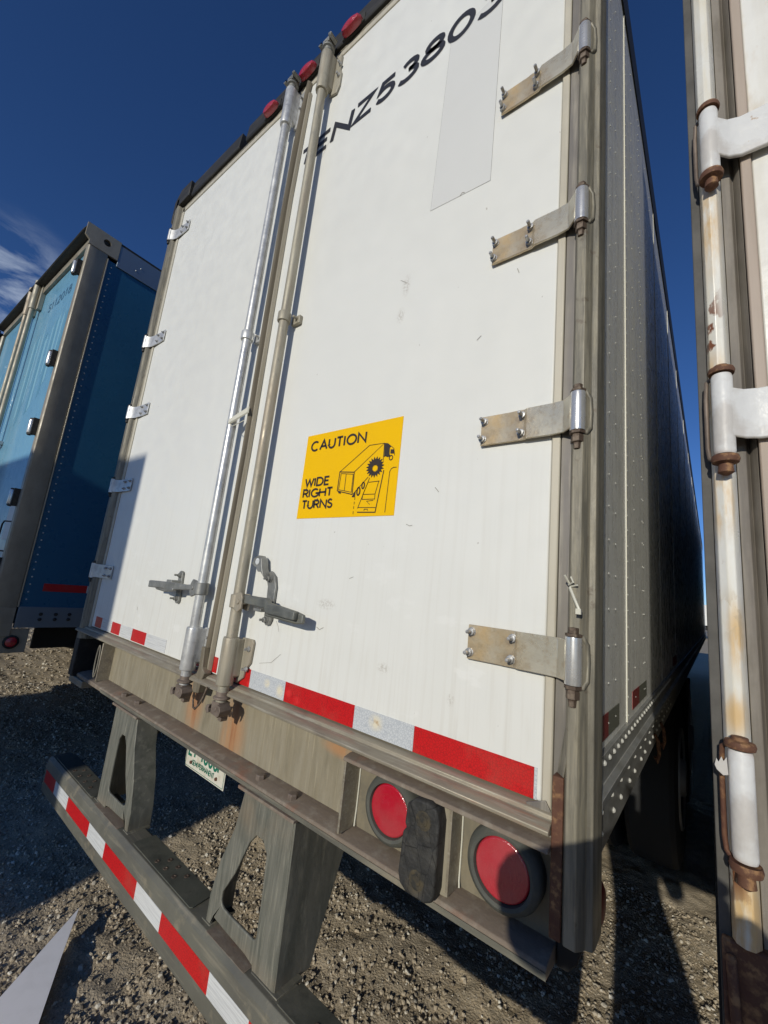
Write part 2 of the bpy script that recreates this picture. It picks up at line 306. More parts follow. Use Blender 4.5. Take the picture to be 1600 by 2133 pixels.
M_rim = mat('steel_rim', (0.35, 0.34, 0.32), 0.5, 0.4)
M_sidestrip = mat('dark_side_edge', (0.10, 0.095, 0.085), 0.7, layers=[dict(col=(.05, .047, .04), scale=12, lo=.4, hi=.65, amt=.8)], bump=(40, .001))
M_tie = mat('plastic_tie', (0.62, 0.60, 0.50), 0.4)
M_black = mat('gap_shade_black', (0.01, 0.01, 0.01), 0.8)
M_ground = mat('gravel_ground', (0.52, 0.42, 0.28), 0.95, layers=[
    dict(col=(0.34, 0.285, 0.20), scale=26, lo=0.42, hi=0.62, amt=0.8),
    dict(col=(0.52, 0.46, 0.355), scale=70, lo=0.55, hi=0.7, amt=0.8),
    dict(col=(0.47, 0.40, 0.30), scale=1.4, lo=0.42, hi=0.68, amt=0.7),
    dict(col=(0.20, 0.175, 0.135), scale=160, lo=0.5, hi=0.66, amt=0.6)], bump=(110, 0.006), spec=0.2)
M_stone = mat('gravel_stones', (0.2, 0.2, 0.2), 0.85, island=1, spec=0.3)
M_paper = mat('white_sheet', (0.84, 0.83, 0.84), 0.5, layers=[dict(col=(.74, .73, .73), scale=14, lo=.45, hi=.7, amt=.6)])
M_cloth = mat('navy_cloth', (0.03, 0.04, 0.07), 0.9)
M_denim = mat('denim', (0.06, 0.08, 0.13), 0.9)
M_skin = mat('skin', (0.52, 0.33, 0.24), 0.5)
M_hair = mat('hair', (0.04, 0.025, 0.02), 0.7)
M_phone = mat('phone_glass', (0.02, 0.02, 0.025), 0.1)
M_leafp = mat('palm_leaf', (0.05, 0.075, 0.03), 0.6)
M_trunkp = mat('palm_trunk', (0.16, 0.12, 0.085), 0.9)

# ------------------------------------------------------------------ mesh tools
class MB:
    def __init__(s): s.v = []; s.f = []
    def add(s, vs, fs):
        o = len(s.v); s.v += [tuple(p) for p in vs]; s.f += [tuple(i + o for i in f) for f in fs]; return s
    def box(s, x0, x1, y0, y1, z0, z1):
        return s.add([(x0, y0, z0), (x1, y0, z0), (x1, y1, z0), (x0, y1, z0), (x0, y0, z1), (x1, y0, z1), (x1, y1, z1), (x0, y1, z1)],
                     [(0, 3, 2, 1), (4, 5, 6, 7), (0, 1, 5, 4), (1, 2, 6, 5), (2, 3, 7, 6), (3, 0, 4, 7)])
    def prism(s, poly, axis, a, b):
        """poly: 2D points; axis 'x': (y,z), 'y': (x,z), 'z': (x,y)"""
        def P(p, h): return {'x': (h, p[0], p[1]), 'y': (p[0], h, p[1]), 'z': (p[0], p[1], h)}[axis]
        n = len(poly)
        ar = sum(poly[i][0] * poly[(i + 1) % n][1] - poly[(i + 1) % n][0] * poly[i][1] for i in range(n))
        if ar < 0: poly = poly[::-1]
        if axis == 'y': a, b = max(a, b), min(a, b)
        else: a, b = min(a, b), max(a, b)
        vs = [P(p, a) for p in poly] + [P(p, b) for p in poly]
        fs = [tuple(range(n))[::-1], tuple(range(n, 2 * n))] + [(i, (i + 1) % n, (i + 1) % n + n, i + n) for i in range(n)]
        return s.add(vs, fs)
    def rings(s, rings, cap=True, closed=False):
        n = len(rings[0]); o = len(s.v)
        for r in rings: s.v += [tuple(p) for p in r]
        m = len(rings)
        for k in range(m - (0 if closed else 1)):
            k2 = (k + 1) % m
            for i in range(n):
                j = (i + 1) % n
                s.f.append((o + k * n + i, o + k * n + j, o + k2 * n + j, o + k2 * n + i))
        if cap and not closed:
            s.f.append(tuple(o + i for i in range(n))[::-1]); s.f.append(tuple(o + (m - 1) * n + i for i in range(n)))
        return s
    def tube(s, pts, r, n=12, cap=True, closed=False):
        pts = [Vector(p) for p in pts]; R = []
        rs = r if isinstance(r, (list, tuple)) else [r] * len(pts)
        m = len(pts)
        ref = None
        for i, p in enumerate(pts):
            if closed: d = pts[(i + 1) % m] - pts[i - 1]
            else: d = (pts[min(i + 1, m - 1)] - pts[max(i - 1, 0)])
            d.normalize()
            if ref is None:
                ref = Vector((0, 0, 1)) if abs(d.z) < 0.9 else Vector((1, 0, 0))
            u = (ref - d * ref.dot(d)).normalized(); ref = u
            w = d.cross(u)
            R.append([p + (u * math.cos(2 * math.pi * k / n) + w * math.sin(2 * math.pi * k / n)) * rs[i] for k in range(n)])
        return s.rings(R, cap, closed)
    def cyl(s, a, b, r, n=20, r2=None): return s.tube([a, b], [r, r if r2 is None else r2], n)
    def lathe(s, prof, c, axis='z', n=28):
        """prof: (radius, height)"""
        R = []
        for r, h in prof:
            ring = []
            for k in range(n):
                a = 2 * math.pi * k / n; u, w = r * math.cos(a), r * math.sin(a)
                ring.append({'z': (c[0] + u, c[1] + w, c[2] + h), 'y': (c[0] + u, c[1] + h, c[2] - w), 'x': (c[0] + h, c[1] + u, c[2] + w)}[axis])
            R.append(ring)
        return s.rings(R)
    def quad(s, a, b, c, d): return s.add([a, b, c, d], [(0, 1, 2, 3)])

_cache = {}
def obj(name, mb, m, parent=None, bevel=0.0, smooth=35, seg=2, kind=None, label=None, mesh=None):
    if mesh is None:
        me = bpy.data.meshes.new(name)
        me.from_pydata(mb.v, [], mb.f)
        me.materials.append(m)
        if smooth:
            me.shade_smooth()
            me.set_sharp_from_angle(angle=math.radians(smooth))
        me.update()
    else: me = mesh
    o = bpy.data.objects.new(name, me)
    col.objects.link(o)
    if parent is not None: o.parent = parent
    if bevel:
        b = o.modifiers.new('bevel', 'BEVEL'); b.width = bevel; b.segments = seg; b.limit_method = 'ANGLE'; b.angle_limit = math.radians(35)
    if kind: o['kind'] = kind
    if label: o['label'] = label
    return o
def thing(name, label, cat, loc=(0, 0, 0), rz=0, group=None):
    o = bpy.data.objects.new(name, None); col.objects.link(o)
    o.location = loc; o.rotation_euler = (0, 0, rz); o['label'] = label; o['category'] = cat
    o.empty_display_size = 0.3
    if group: o['group'] = group
    return o
def dup(o, parent, loc=None, first_level=True):
    c = o.copy(); col.objects.link(c); c.parent = parent
    if loc is not None: c.location = loc
    for ch in list(o.children): dup(ch, c)
    return c
def box(name, x0, x1, y0, y1, z0, z1, m, parent, bevel=0.0015, **k):
    return obj(name, MB().box(x0, x1, y0, y1, z0, z1), m, parent, bevel, **k)

# ------------------------------------------------------------------ stroke lettering
def arc(cx, cy, rx, ry, a0, a1, n=10):
    return [(cx + rx * math.cos(math.radians(a0 + (a1 - a0) * i / n)), cy + ry * math.sin(math.radians(a0 + (a1 - a0) * i / n))) for i in range(n + 1)]
G = {
 'A': ([[(0, 0), (.5, 1), (1, 0)], [(.2, .34), (.8, .34)]], .82), 'C': ([arc(.56, .5, .52, .5, 48, 312, 16)], .86),
 'D': ([[(0, 0), (0, 1)] + arc(.4, .5, .55, .5, 90, -90, 12) + [(0, 0)]], .80), 'E': ([[(.9, 1), (0, 1), (0, 0), (.9, 0)], [(0, .52), (.8, .52)]], .58),
 'G': ([arc(.54, .5, .54, .5, 50, 350, 16) + [(1.07, .46), (.62, .46)]], .88), 'H': ([[(0, 0), (0, 1)], [(1, 0), (1, 1)], [(0, .52), (1, .52)]], .74),
 'I': ([[(0, 0), (0, 1)]], .08), 'M': ([[(0, 0), (.08, 1), (.5, .25), (.92, 1), (1, 0)]], .9), 'N': ([[(0, 0), (0, 1), (1, 0), (1, 1)]], .78),
 'O': ([arc(.5, .5, .5, .5, 0, 360, 22)], .95), 'P': ([[(0, 0), (0, 1), (.5, 1)] + arc(.5, .74, .4, .26, 90, -90, 8) + [(0, .48)]], .62),
 'R': ([[(0, 0), (0, 1), (.5, 1)] + arc(.5, .74, .42, .26, 90, -90, 8) + [(0, .48)], [(.45, .48), (1, 0)]], .62),
 'S': ([arc(.5, .75, .42, .25, 30, 200, 8) + arc(.5, .26, .48, .26, 90, -160, 10)], .56), 'T': ([[(0, 1), (1, 1)], [(.5, 1), (.5, 0)]], .62),
 'U': ([[(0, 1), (0, .4)] + arc(.5, .4, .5, .4, 180, 360, 10) + [(1, 1)]], .68), 'W': ([[(0, 1), (.26, 0), (.5, .85), (.74, 0), (1, 1)]], 1.1),
 'Z': ([[(0, 1), (.95, 1), (.02, 0), (1, 0)]], .70), '0': ([arc(.5, .5, .5, .5, 0, 360, 22)], .64), '1': ([[(.1, .8), (.5, 1), (.5, 0)]], .5),
 '2': ([arc(.5, .72, .45, .28, 165, -30, 9) + [(0, 0), (1, 0)]], .6), '3': ([arc(.48, .75, .40, .25, 150, -90, 9), arc(.48, .27, .50, .27, 88, -150, 10)], .62),
 '4': ([[(.75, 0), (.75, 1), (0, .28), (1, .28)]], .62), '5': ([[(.9, 1), (.2, 1), (.1, .55)] + arc(.45, .33, .5, .33, 110, -145, 12)], .62),
 '8': ([arc(.5, .76, .38, .24, -90, 270, 16), arc(.5, .27, .5, .27, 90, 450, 18)], .62)}
def stroke(mb, pts, w, closed=False):
    """pts: (x,z) in the plane y=0"""
    if len(pts) > 2 and abs(pts[0][0] - pts[-1][0]) < 1e-6 and abs(pts[0][1] - pts[-1][1]) < 1e-6: pts = pts[:-1]; closed = True
    n = len(pts); L, R = [], []
    P = [Vector((p[0], p[1])) for p in pts]
    for i in range(n):
        a = P[i] - P[i - 1] if (i > 0 or closed) else P[1] - P[0]
        b = P[(i + 1) % n] - P[i] if (i < n - 1 or closed) else P[-1] - P[-2]
        a.normalize(); b.normalize()
        na, nb = Vector((-a.y, a.x)), Vector((-b.y, b.x))
        m = na + nb
        if m.length < 0.3: m = na
        m.normalize(); k = min(2.2, 1 / max(0.3, m.dot(na)))
        L.append(P[i] + m * w / 2 * k); R.append(P[i] - m * w / 2 * k)
    vs = [(p.x, 0, p.y) for p in L] + [(p.x, 0, p.y) for p in R]
    fs = [(i, (i + 1) % n, (i + 1) % n + n, i + n) for i in range(n if closed else n - 1)]
    mb.add(vs, fs)
def text(mb, s, x, z, h, w, gap=0.22, xs=1.0, shear=0.0, y=0.0, total=None):
    def build(xs, mbb):
        cx = 0
        for ch in s:
            if ch == ' ': cx += .35 * h * xs; continue
            gl, gw = G[ch]
            gw *= h * xs
            for pl in gl:
                q = [(x + cx + px * gw + shear * pz * h, z + w / 2 + pz * (h - w)) for px, pz in pl]
                if mbb is not None: stroke(mbb, q, w)
            cx += gw + gap * h
        return cx - gap * h
    if total: xs = xs * total / build(xs, None)
    if total: xs = xs * total / build(xs, None)
    o = len(mb.v); build(xs, mb)
    for i in range(o, len(mb.v)): mb.v[i] = (mb.v[i][0], y, mb.v[i][2])

def letters(s, x, z, h, w, m, parent, gap=0.22, shear=0.0, y=0.0, total=None, name='letter'):
    def width(xs):
        return sum((.35 * h * xs) if c == ' ' else G[c][1] * h * xs + gap * h for c in s) - gap * h
    xs = 1.0
    if total:
        lo, hi = 0.1, 4.0
        for _ in range(40):
            mid = (lo + hi) / 2
            if width(mid) < total: lo = mid
            else: hi = mid
        xs = lo
    cx = x
    for c in s:
        if c == ' ': cx += .35 * h * xs; continue
        mb = MB(); text(mb, c, cx, z, h, w, gap=gap, xs=xs, shear=shear, y=y)
        obj(name, mb, m, parent, 0, smooth=0)
        cx += G[c][1] * h * xs + gap * h

# ------------------------------------------------------------------ ground and gravel
def vnoise(x, y, cell, seed):
    r = np.random.default_rng(seed).random((256, 256))
    gx, gy = x / cell, y / cell
    ix, iy = np.floor(gx).astype(int), np.floor(gy).astype(int)
    fx, fy = gx - ix, gy - iy
    fx, fy = fx * fx * (3 - 2 * fx), fy * fy * (3 - 2 * fy)
    a, b = r[ix % 256, iy % 256], r[(ix + 1) % 256, iy % 256]
    c, d = r[ix % 256, (iy + 1) % 256], r[(ix + 1) % 256, (iy + 1) % 256]
    return (a * (1 - fx) + b * fx) * (1 - fy) + (c * (1 - fx) + d * fx) * fy - 0.5
def gheight(x, y):
    return 0.035 * vnoise(x, y, 0.9, 1) + 0.022 * vnoise(x, y, 0.28, 2) + 0.014 * vnoise(x, y, 0.09, 3) + 0.011 * vnoise(x, y, 0.035, 4) - 0.005
def axis_pts(a, b, step, far, nfar):
    core = np.arange(a, b, step)
    t = np.linspace(0, 1, nfar + 1)[1:]
    return np.concatenate([a - (far * t ** 3.2)[::-1] - step * np.arange(nfar, 0, -1), core, b + far * t ** 3.2 + step * np.arange(1, nfar + 1)])
gx = axis_pts(-3.8, 3.4, 0.016, 1500, 60); gy = axis_pts(-1.2, 4.2, 0.018, 1500, 60)
X, Y = np.meshgrid(gx, gy, indexing='ij')
fade = np.clip(1.5 - np.hypot(X - 0.5, Y - 1) / 12, 0, 1)
Z = gheight(X, Y) * fade
nx, ny = len(gx), len(gy)
verts = np.stack([X, Y, Z], -1).reshape(-1, 3)
idx = np.arange(nx * ny).reshape(nx, ny)
faces = np.stack([idx[:-1, :-1], idx[1:, :-1], idx[1:, 1:], idx[:-1, 1:]], -1).reshape(-1, 4)
def fast_mesh(name, v, f, m, smooth=True):
    me = bpy.data.meshes.new(name)
    me.vertices.add(len(v)); me.vertices.foreach_set('co', v.astype(np.float32).ravel())
    k = f.shape[1]
    me.loops.add(f.size); me.loops.foreach_set('vertex_index', f.astype(np.int32).ravel())
    me.polygons.add(len(f)); me.polygons.foreach_set('loop_start', (np.arange(len(f)) * k).astype(np.int32))
    me.polygons.foreach_set('use_smooth', np.full(len(f), smooth))
    me.update(calc_edges=True)
    me.materials.append(m)
    o = bpy.data.objects.new(name, me); col.objects.link(o); return o
g = fast_mesh('gravel_yard', verts, faces, M_ground); g['kind'] = 'structure'

phi = (1 + 5 ** .5) / 2
ico_v = np.array([(-1, phi, 0), (1, phi, 0), (-1, -phi, 0), (1, -phi, 0), (0, -1, phi), (0, 1, phi), (0, -1, -phi), (0, 1, -phi), (phi, 0, -1), (phi, 0, 1), (-phi, 0, -1), (-phi, 0, 1)]) / math.hypot(1, phi)
ico_f = np.array([(0, 11, 5), (0, 5, 1), (0, 1, 7), (0, 7, 10), (0, 10, 11), (1, 5, 9), (5, 11, 4), (11, 10, 2), (10, 7, 6), (7, 1, 8), (3, 9, 4), (3, 4, 2), (3, 2, 6), (3, 6, 8), (3, 8, 9), (4, 9, 5), (2, 4, 11), (6, 2, 10), (8, 6, 7), (9, 8, 1)])
def stones(name, n, x0, x1, y0, y1, smin, smax, power, seed, keep=None):
    r = np.random.default_rng(seed)
    x = r.uniform(x0, x1, n); y = r.uniform(y0, y1, n)
    clump = vnoise(x, y, 0.30, 9) + 0.6 * vnoise(x, y, 0.12, 10)
    k = (clump + 0.75 * r.random(n)) > 0.06
    if keep is not None: k &= keep(x, y)
    x, y = x[k], y[k]; n = len(x)
    s = smin + (smax - smin) * r.random(n) ** power
    sc3 = s[:, None] * r.uniform(0.55, 1.25, (n, 3)) * np.array([1, 1, 0.75])
    v = ico_v[None] * (1 + r.uniform(-0.28, 0.28, (n, 12, 1))) * sc3[:, None, :]
    a = r.uniform(0, 2 * np.pi, n); b = r.uniform(-0.6, 0.6, n)
    ca, sa, cb, sb = np.cos(a), np.sin(a), np.cos(b), np.sin(b)
    vx, vy, vz = v[..., 0], v[..., 1], v[..., 2]
    vx, vz = vx * cb[:, None] - vz * sb[:, None], vx * sb[:, None] + vz * cb[:, None]
    vx, vy = vx * ca[:, None] - vy * sa[:, None], vx * sa[:, None] + vy * ca[:, None]
    z = gheight(x, y) + s * 0.25
    vv = np.stack([vx + x[:, None], vy + y[:, None], vz + z[:, None]], -1).reshape(-1, 3)
    ff = (ico_f[None] + (np.arange(n) * 12)[:, None, None]).reshape(-1, 3)
    o = fast_mesh(name, vv, ff, M_stone, smooth=False); o['kind'] = 'stuff'
    return o
stones('loose_gravel', 105000, -1.2, 3.1, -0.75, 2.3, 0.0020, 0.0110, 4.2, 21)
stones('loose_gravel', 26000, -3.7, -0.9, -0.3, 4.0, 0.004, 0.015, 2.6, 22)
stones('loose_gravel', 16000, -9.5, -3.5, 0.5, 10.0, 0.008, 0.026, 2.2, 23)

# ------------------------------------------------------------------ wheels and running gear (shared by all trailers)
def make_wheel(parent, loc):
    mb = MB()
    prof = [(0.30, -0.13), (0.44, -0.14), (0.50, -0.125), (0.52, -0.10), (0.52, 0.10), (0.50, 0.125), (0.44, 0.14), (0.30, 0.13)]
    mb.lathe(prof, (0, 0, 0), 'x', 40)
    w = obj('wheel', mb, M_tyre, parent, smooth=25)
    w.location = loc
    r = MB(); r.lathe([(0.03, 0.136), (0.10, 0.16), (0.12, 0.11), (0.24, 0.09), (0.28, 0.142), (0.30, 0.142), (0.30, -0.14), (0.03, -0.13)], (0, 0, 0), 'x', 32)
    obj('rim', r, M_rim, w, smooth=30)
    return w
def running_gear(t, w=2.59, ys=(2.4, 3.7), first=None):
    for s0, s1 in ((0.45, 0.60), (w - 0.60, w - 0.45)):
        box('chassis_rail', s0 + .12, s1 + .12 if s0 < 1 else s1, 0.35, 11.5, 0.82, 1.08, M_under, t)
    for y in ys:
        obj('axle', MB().cyl((0.1, y, 0.53), (w - 0.1, y, 0.53), 0.06, 12), M_under, t)
        for x in (0.16, 0.48, w - 0.48, w - 0.16):
            if first is None: first = make_wheel(t, (x, y, 0.525))
            else: dup(first, t, (x, y, 0.525))
    for x in (0.33, w - 0.33):
        box('mud_flap', x - 0.29, x + 0.29, ys[-1] + 0.75, ys[-1] + 0.76, 0.25, 0.95, M_dkrubber, t)
    return first

# ================================================================== MAIN TRAILER
W = 2.59
T = thing('semi_trailer', 'white semi trailer filling the middle, with a yellow caution sticker on its closed rear doors', 'trailer', group=None)
DB, DT = 1.172, 3.842
# doors
ld = box('rear_door', 0.098, 1.292, 0.0, 0.045, DB, DT, M_door, T, 0.003, label='left rear door beside the bright silver lock rod')
rd = box('rear_door', 1.300, 2.497, 0.0, 0.045, DB, DT, M_door, T, 0.003, label='right rear door with the caution sticker and black number')
box('body_wall', 0.06, W - 0.06, 0.05, 0.06, 1.10, 3.95, M_black, T, 0)
# door perimeter trims
box('door_trim', 2.498, 2.5165, -0.006, 0.04, 1.135, DT, M_trim, T, 0.003)
box('door_trim', 0.073, 0.097, -0.006, 0.04, 1.15, DT, M_trim, T, 0.003)
box('door_trim', 0.098, W - 0.075, -0.004, 0.04, DT + 0.002, DT + 0.03, M_trim, T, 0.003)
# right corner post, a folded aluminium section
post = [(2.518, 0.02), (2.518, 0.004), (2.531, 0.006), (2.536, 0.016), (2.541, 0.006), (2.543, -0.024), (2.548, -0.031), (2.566, -0.031), (2.573, -0.022), (2.577, -0.014), (2.588, -0.010), (2.590, 0.0), (2.590, 0.05), (2.55, 0.07), (2.518, 0.06)]
obj('corner_post', MB().prism(post, 'z', 0.985, 3.95), M_alu, T, 0.0012)
obj('post_recess', MB().prism([(2.5175, 0.002), (2.519, -0.004), (2.5395, -0.004), (2.5405, 0.0145), (2.5175, 0.0145)], 'z', 1.145, 3.94), M_recess, T, 0)
lpost = [(0.072, 0.02), (0.071, -0.004), (0.060, -0.006), (0.054, -0.020), (0.046, -0.030), (0.018, -0.030), (0.004, -0.022), (0.0, -0.01), (0.0, 0.06), (0.072, 0.06)]
obj('corner_post', MB().prism(lpost, 'z', 1.10, 3.95), M_alu, T, 0.0012)
# wooden-brown filler and bent flap at the foot of the right post
obj('post_filler', MB().box(2.524, 2.543, -0.030, -0.006, 0.985, 1.235), M_rust, T, 0.002)
obj('bent_flap', MB().add([(2.527, -.012, 1.236), (2.543, -.030, 1.236), (2.552, -.030, 1.300), (2.540, -.012, 1.318), (2.527, -.006, 1.236), (2.543, -.024, 1.236), (2.552, -.022, 1.300), (2.540, -.004, 1.318)],
    [(0, 1, 2, 3), (7, 6, 5, 4), (0, 4, 5, 1), (1, 5, 6, 2), (2, 6, 7, 3), (3, 7, 4, 0)]), M_alu, T, 0.001)
obj('corner_gusset', MB().prism([(2.472, 1.168), (2.508, 1.182), (2.5235, 1.158), (2.5235, 1.092), (2.500, 1.112)], 'y', -0.012, -0.009), M_recess, T, 0.001)
# header above the doors
box('header_frame', 0.02, W - 0.01, -0.002, 0.08, 3.8725, 3.892, M_alu, T, 0.003)
def hood(x0, x1, z1=4.005):
    obj('header_hood', MB().prism([(0.06, 3.893), (-0.012, 3.893), (-0.018, 3.902), (-0.010, z1), (0.06, z1)], 'x', x0, x1), M_hdr, T, 0.003)
hood(0.19, 0.735); hood(0.80, 2.60)
obj('header_corner', MB().prism([(0.0, 3.85), (0.045, 3.893), (0.185, 3.897), (0.185, 4.012), (0.05, 4.015), (-0.02, 3.95), (-0.022, 3.80), (-0.002, 3.77)], 'y', -0.030, 0.08), M_hdr, T, 0.004)
box('header_back', 0.05, W - 0.05, 0.062, 0.10, 3.895, 3.955, M_hdr, T, 0.002)
for xm in (1.043, 1.328, 1.612):
    mb = MB()
    pts = arc(0, 0, 0.056, 0.021, 0, 360, 24)[:-1]
    rr = []
    for k, sy in ((1.0, 0.0), (1.0, -0.014), (0.86, -0.026), (0.55, -0.031)):
        rr.append([(xm + p[0] * k, -0.019 + sy, 3.908 + p[1] * k) for p in pts])
    mb.rings(rr)
    lm = obj('marker_light', mb, M_lens, T, smooth=30)
    obj('lamp_base', MB().box(xm - .066, xm + .066, -0.021, -0.010, 3.896, 3.940), M_dkrubber, lm, 0.003)
# roof
box('roof', 0.02, W - 0.02, 0.10, 16.0, 3.96, 3.975, M_side, T, 0)
# sill: moulding, C-channel web, bottom ledge
obj('sill_moulding', MB().prism([(0.04, 1.168), (-0.006, 1.168), (-0.016, 1.163), (-0.018, 1.156), (-0.034, 1.152), (-0.042, 1.146), (-0.042, 1.139), (-0.02, 1.134), (0.04, 1.130)], 'x', 0.0, 2.523), M_aluH, T, 0.0015)
obj('sill_web', MB().box(0.36, 2.040, 0.026, 0.036, 0.94, 1.133), M_sill, T, 0)
obj('sill_ledge', MB().prism([(0.09, 0.940), (0.026, 0.954), (-0.012, 0.950), (-0.034, 0.944), (-0.037, 0.939), (-0.034, 0.925), (0.09, 0.919)], 'x', 0.16, 2.524), M_ledge, T, 0.0015)
obj('sill_lip', MB().box(0.50, 2.524, -0.0385, -0.0375, 0.926, 0.937), M_bumper, T, 0)
for x in (0.700, 0.835, 1.70, 1.845):
    mb = MB(); mb.lathe([(0.0145, -.002), (0.0145, .010), (0.0125, .013), (0, .0135)], (x, -0.010, 0.949), 'z', 6)
    obj('ledge_bolt', mb, M_brown, T, 0.001, smooth=0)
# left open end of the sill
box('end_bracket', 0.395, 0.402, -0.032, 0.03, 0.950, 1.130, M_aluH, T, 0.003)
mb = MB(); mb.tube([(0.372 + .018 * math.cos(a), -0.033, 1.040 + .074 * math.sin(a)) for a in np.linspace(0, 2 * math.pi, 25)[:-1]], 0.0035, 6, closed=True)
obj('end_ring', mb, M_alu, T, 0)
box('end_socket', 0.02, 0.355, 0.10, 0.11, 0.90, 1.10, M_black, T, 0)
box('side_bracket', -0.03, 0.03, -0.02, 0.20, 0.90, 1.17, M_hdr, T, 0.004)
box('dock_guard', -0.03, 0.17, -0.01, 0.11, 0.865, 0.90, M_aluH, T, 0.004)
# lamp box on the right: top flange, end cheek, dividers
box('lamp_box_back', 2.040, 2.523, 0.018, 0.026, 0.930, 1.132, M_lampback, T, 0)
obj('lamp_box_flange', MB().prism([(0.02, 1.128), (-0.024, 1.126), (-0.044, 1.121), (-0.046, 1.113), (-0.03, 1.111), (0.02, 1.116)], 'x', 2.040, 2.524), M_ledge, T, 0.0015)
for x, d in ((2.041, -0.040), (2.327, -0.030)):
    box('lamp_box_cheek', x, x + 0.006, d, 0.02, 0.952, 1.112, M_aluH, T, 0.001)
    obj('sealant_bead', MB().tube([(x + 0.0075, 0.016, 1.113), (x + 0.0085, 0.0155, 1.04), (x + 0.0075, 0.016, 0.99), (x + 0.0085, 0.013, 0.965), (x + 0.012, 0.008, 0.956)], 0.0018, 6), M_tie, T, 0)
box('divider_channel', 2.312, 2.330, -0.030, 0.018, 0.950, 1.113, M_sill, T, 0.0025)
def tail_light(cx, cz):
    mb = MB(); mb.lathe([(0.058, 0.020), (0.073, 0.018), (0.0735, -0.004), (0.069, -0.016), (0.061, -0.021), (0.055, -0.019), (0.0535, -0.010), (0.0535, 0.02)], (cx, 0, cz), 'y', 48)
    gm = obj('tail_light', mb, M_grommet, T, smooth=40)
    mb = MB(); mb.lathe([(0.0532, 0.0), (0.0532, -0.011), (0.051, -0.015), (0.048, -0.016), (0.046, -0.0155), (0.036, -0.019), (0.034, -0.0185), (0.02, -0.0215), (0.0, -0.0225)], (cx, 0, cz), 'y', 48)
    obj('lens', mb, M_lens, gm, smooth=50)
tail_light(2.168, 1.0405); tail_light(2.4330, 1.0385)
# perished rubber dock bumper
mb = MB()
rb = [(2.234, .968), (2.240, .950), (2.256, .940), (2.300, .940), (2.316, .948), (2.320, .965), (2.321, 1.085), (2.314, 1.108), (2.296, 1.116), (2.262, 1.113), (2.244, 1.098), (2.241, 1.060), (2.246, 1.052), (2.238, 1.044), (2.236, 1.00)]
mb.prism(rb, 'y', -0.062, 0.016)
db = obj('dock_bumper', mb, M_block, T, 0.005, seg=3)
for cx, cz in ((2.286, 1.080), (2.280, .972)):
    obj('bolt_recess', MB().lathe([(.018, -.0625), (.014, -.0630), (.010, -.0626), (.009, -.0640), (0, -.0645)], (cx, 0, cz), 'y', 11), M_brownblk, db, smooth=0)
# right side marker lamp low under the rail
mb = MB(); mb.lathe([(0.036, 0), (0.036, .008), (0.026, .014), (0.0, .016)], (2.570, 0.10, 1.0), 'x', 24)
obj('side_marker_light', mb, M_lensd, T)
# post foot below the ledge
obj('post_foot', MB().prism([(2.526, 0.984), (2.572, 0.984), (2.560, 0.94), (2.545, 0.922), (2.526, .922)], 'y', 0.012, 0.06), M_black, T, 0.003)  # near-black colour stands in for the shadow falling on the foot

# ---- reflective tape on the doors
tz0, tz1 = 1.177, 1.230
segs = [(0.145, 0.235, 'r'), (0.235, 0.372, 's'), (0.372, 0.480, 'r'), (0.480, 0.620, 's'), (0.620, 0.770, 'r'), (0.770, 0.965, 's'), (1.165, 1.270, 'r'), (1.31, 1.365, 'r'), (1.41, 1.565, 'r'), (1.565, 1.742, 'w'), (1.742, 2.022, 'r'), (2.022, 2.208, 'w'), (2.208, 2.483, 'r'), (2.483, 2.489, 'w')]
for a, b, c in segs:
    dz = 0.004 if a > 1.4 else 0
    box('reflective_tape', a + 0.0003, b - 0.0003, -0.0014, -0.0002, tz0 - dz, tz1 + (0 if a < 1.4 else -0.002), {'r': M_tapeR, 's': M_tapeS, 'w': M_tapeW}[c], T, 0)
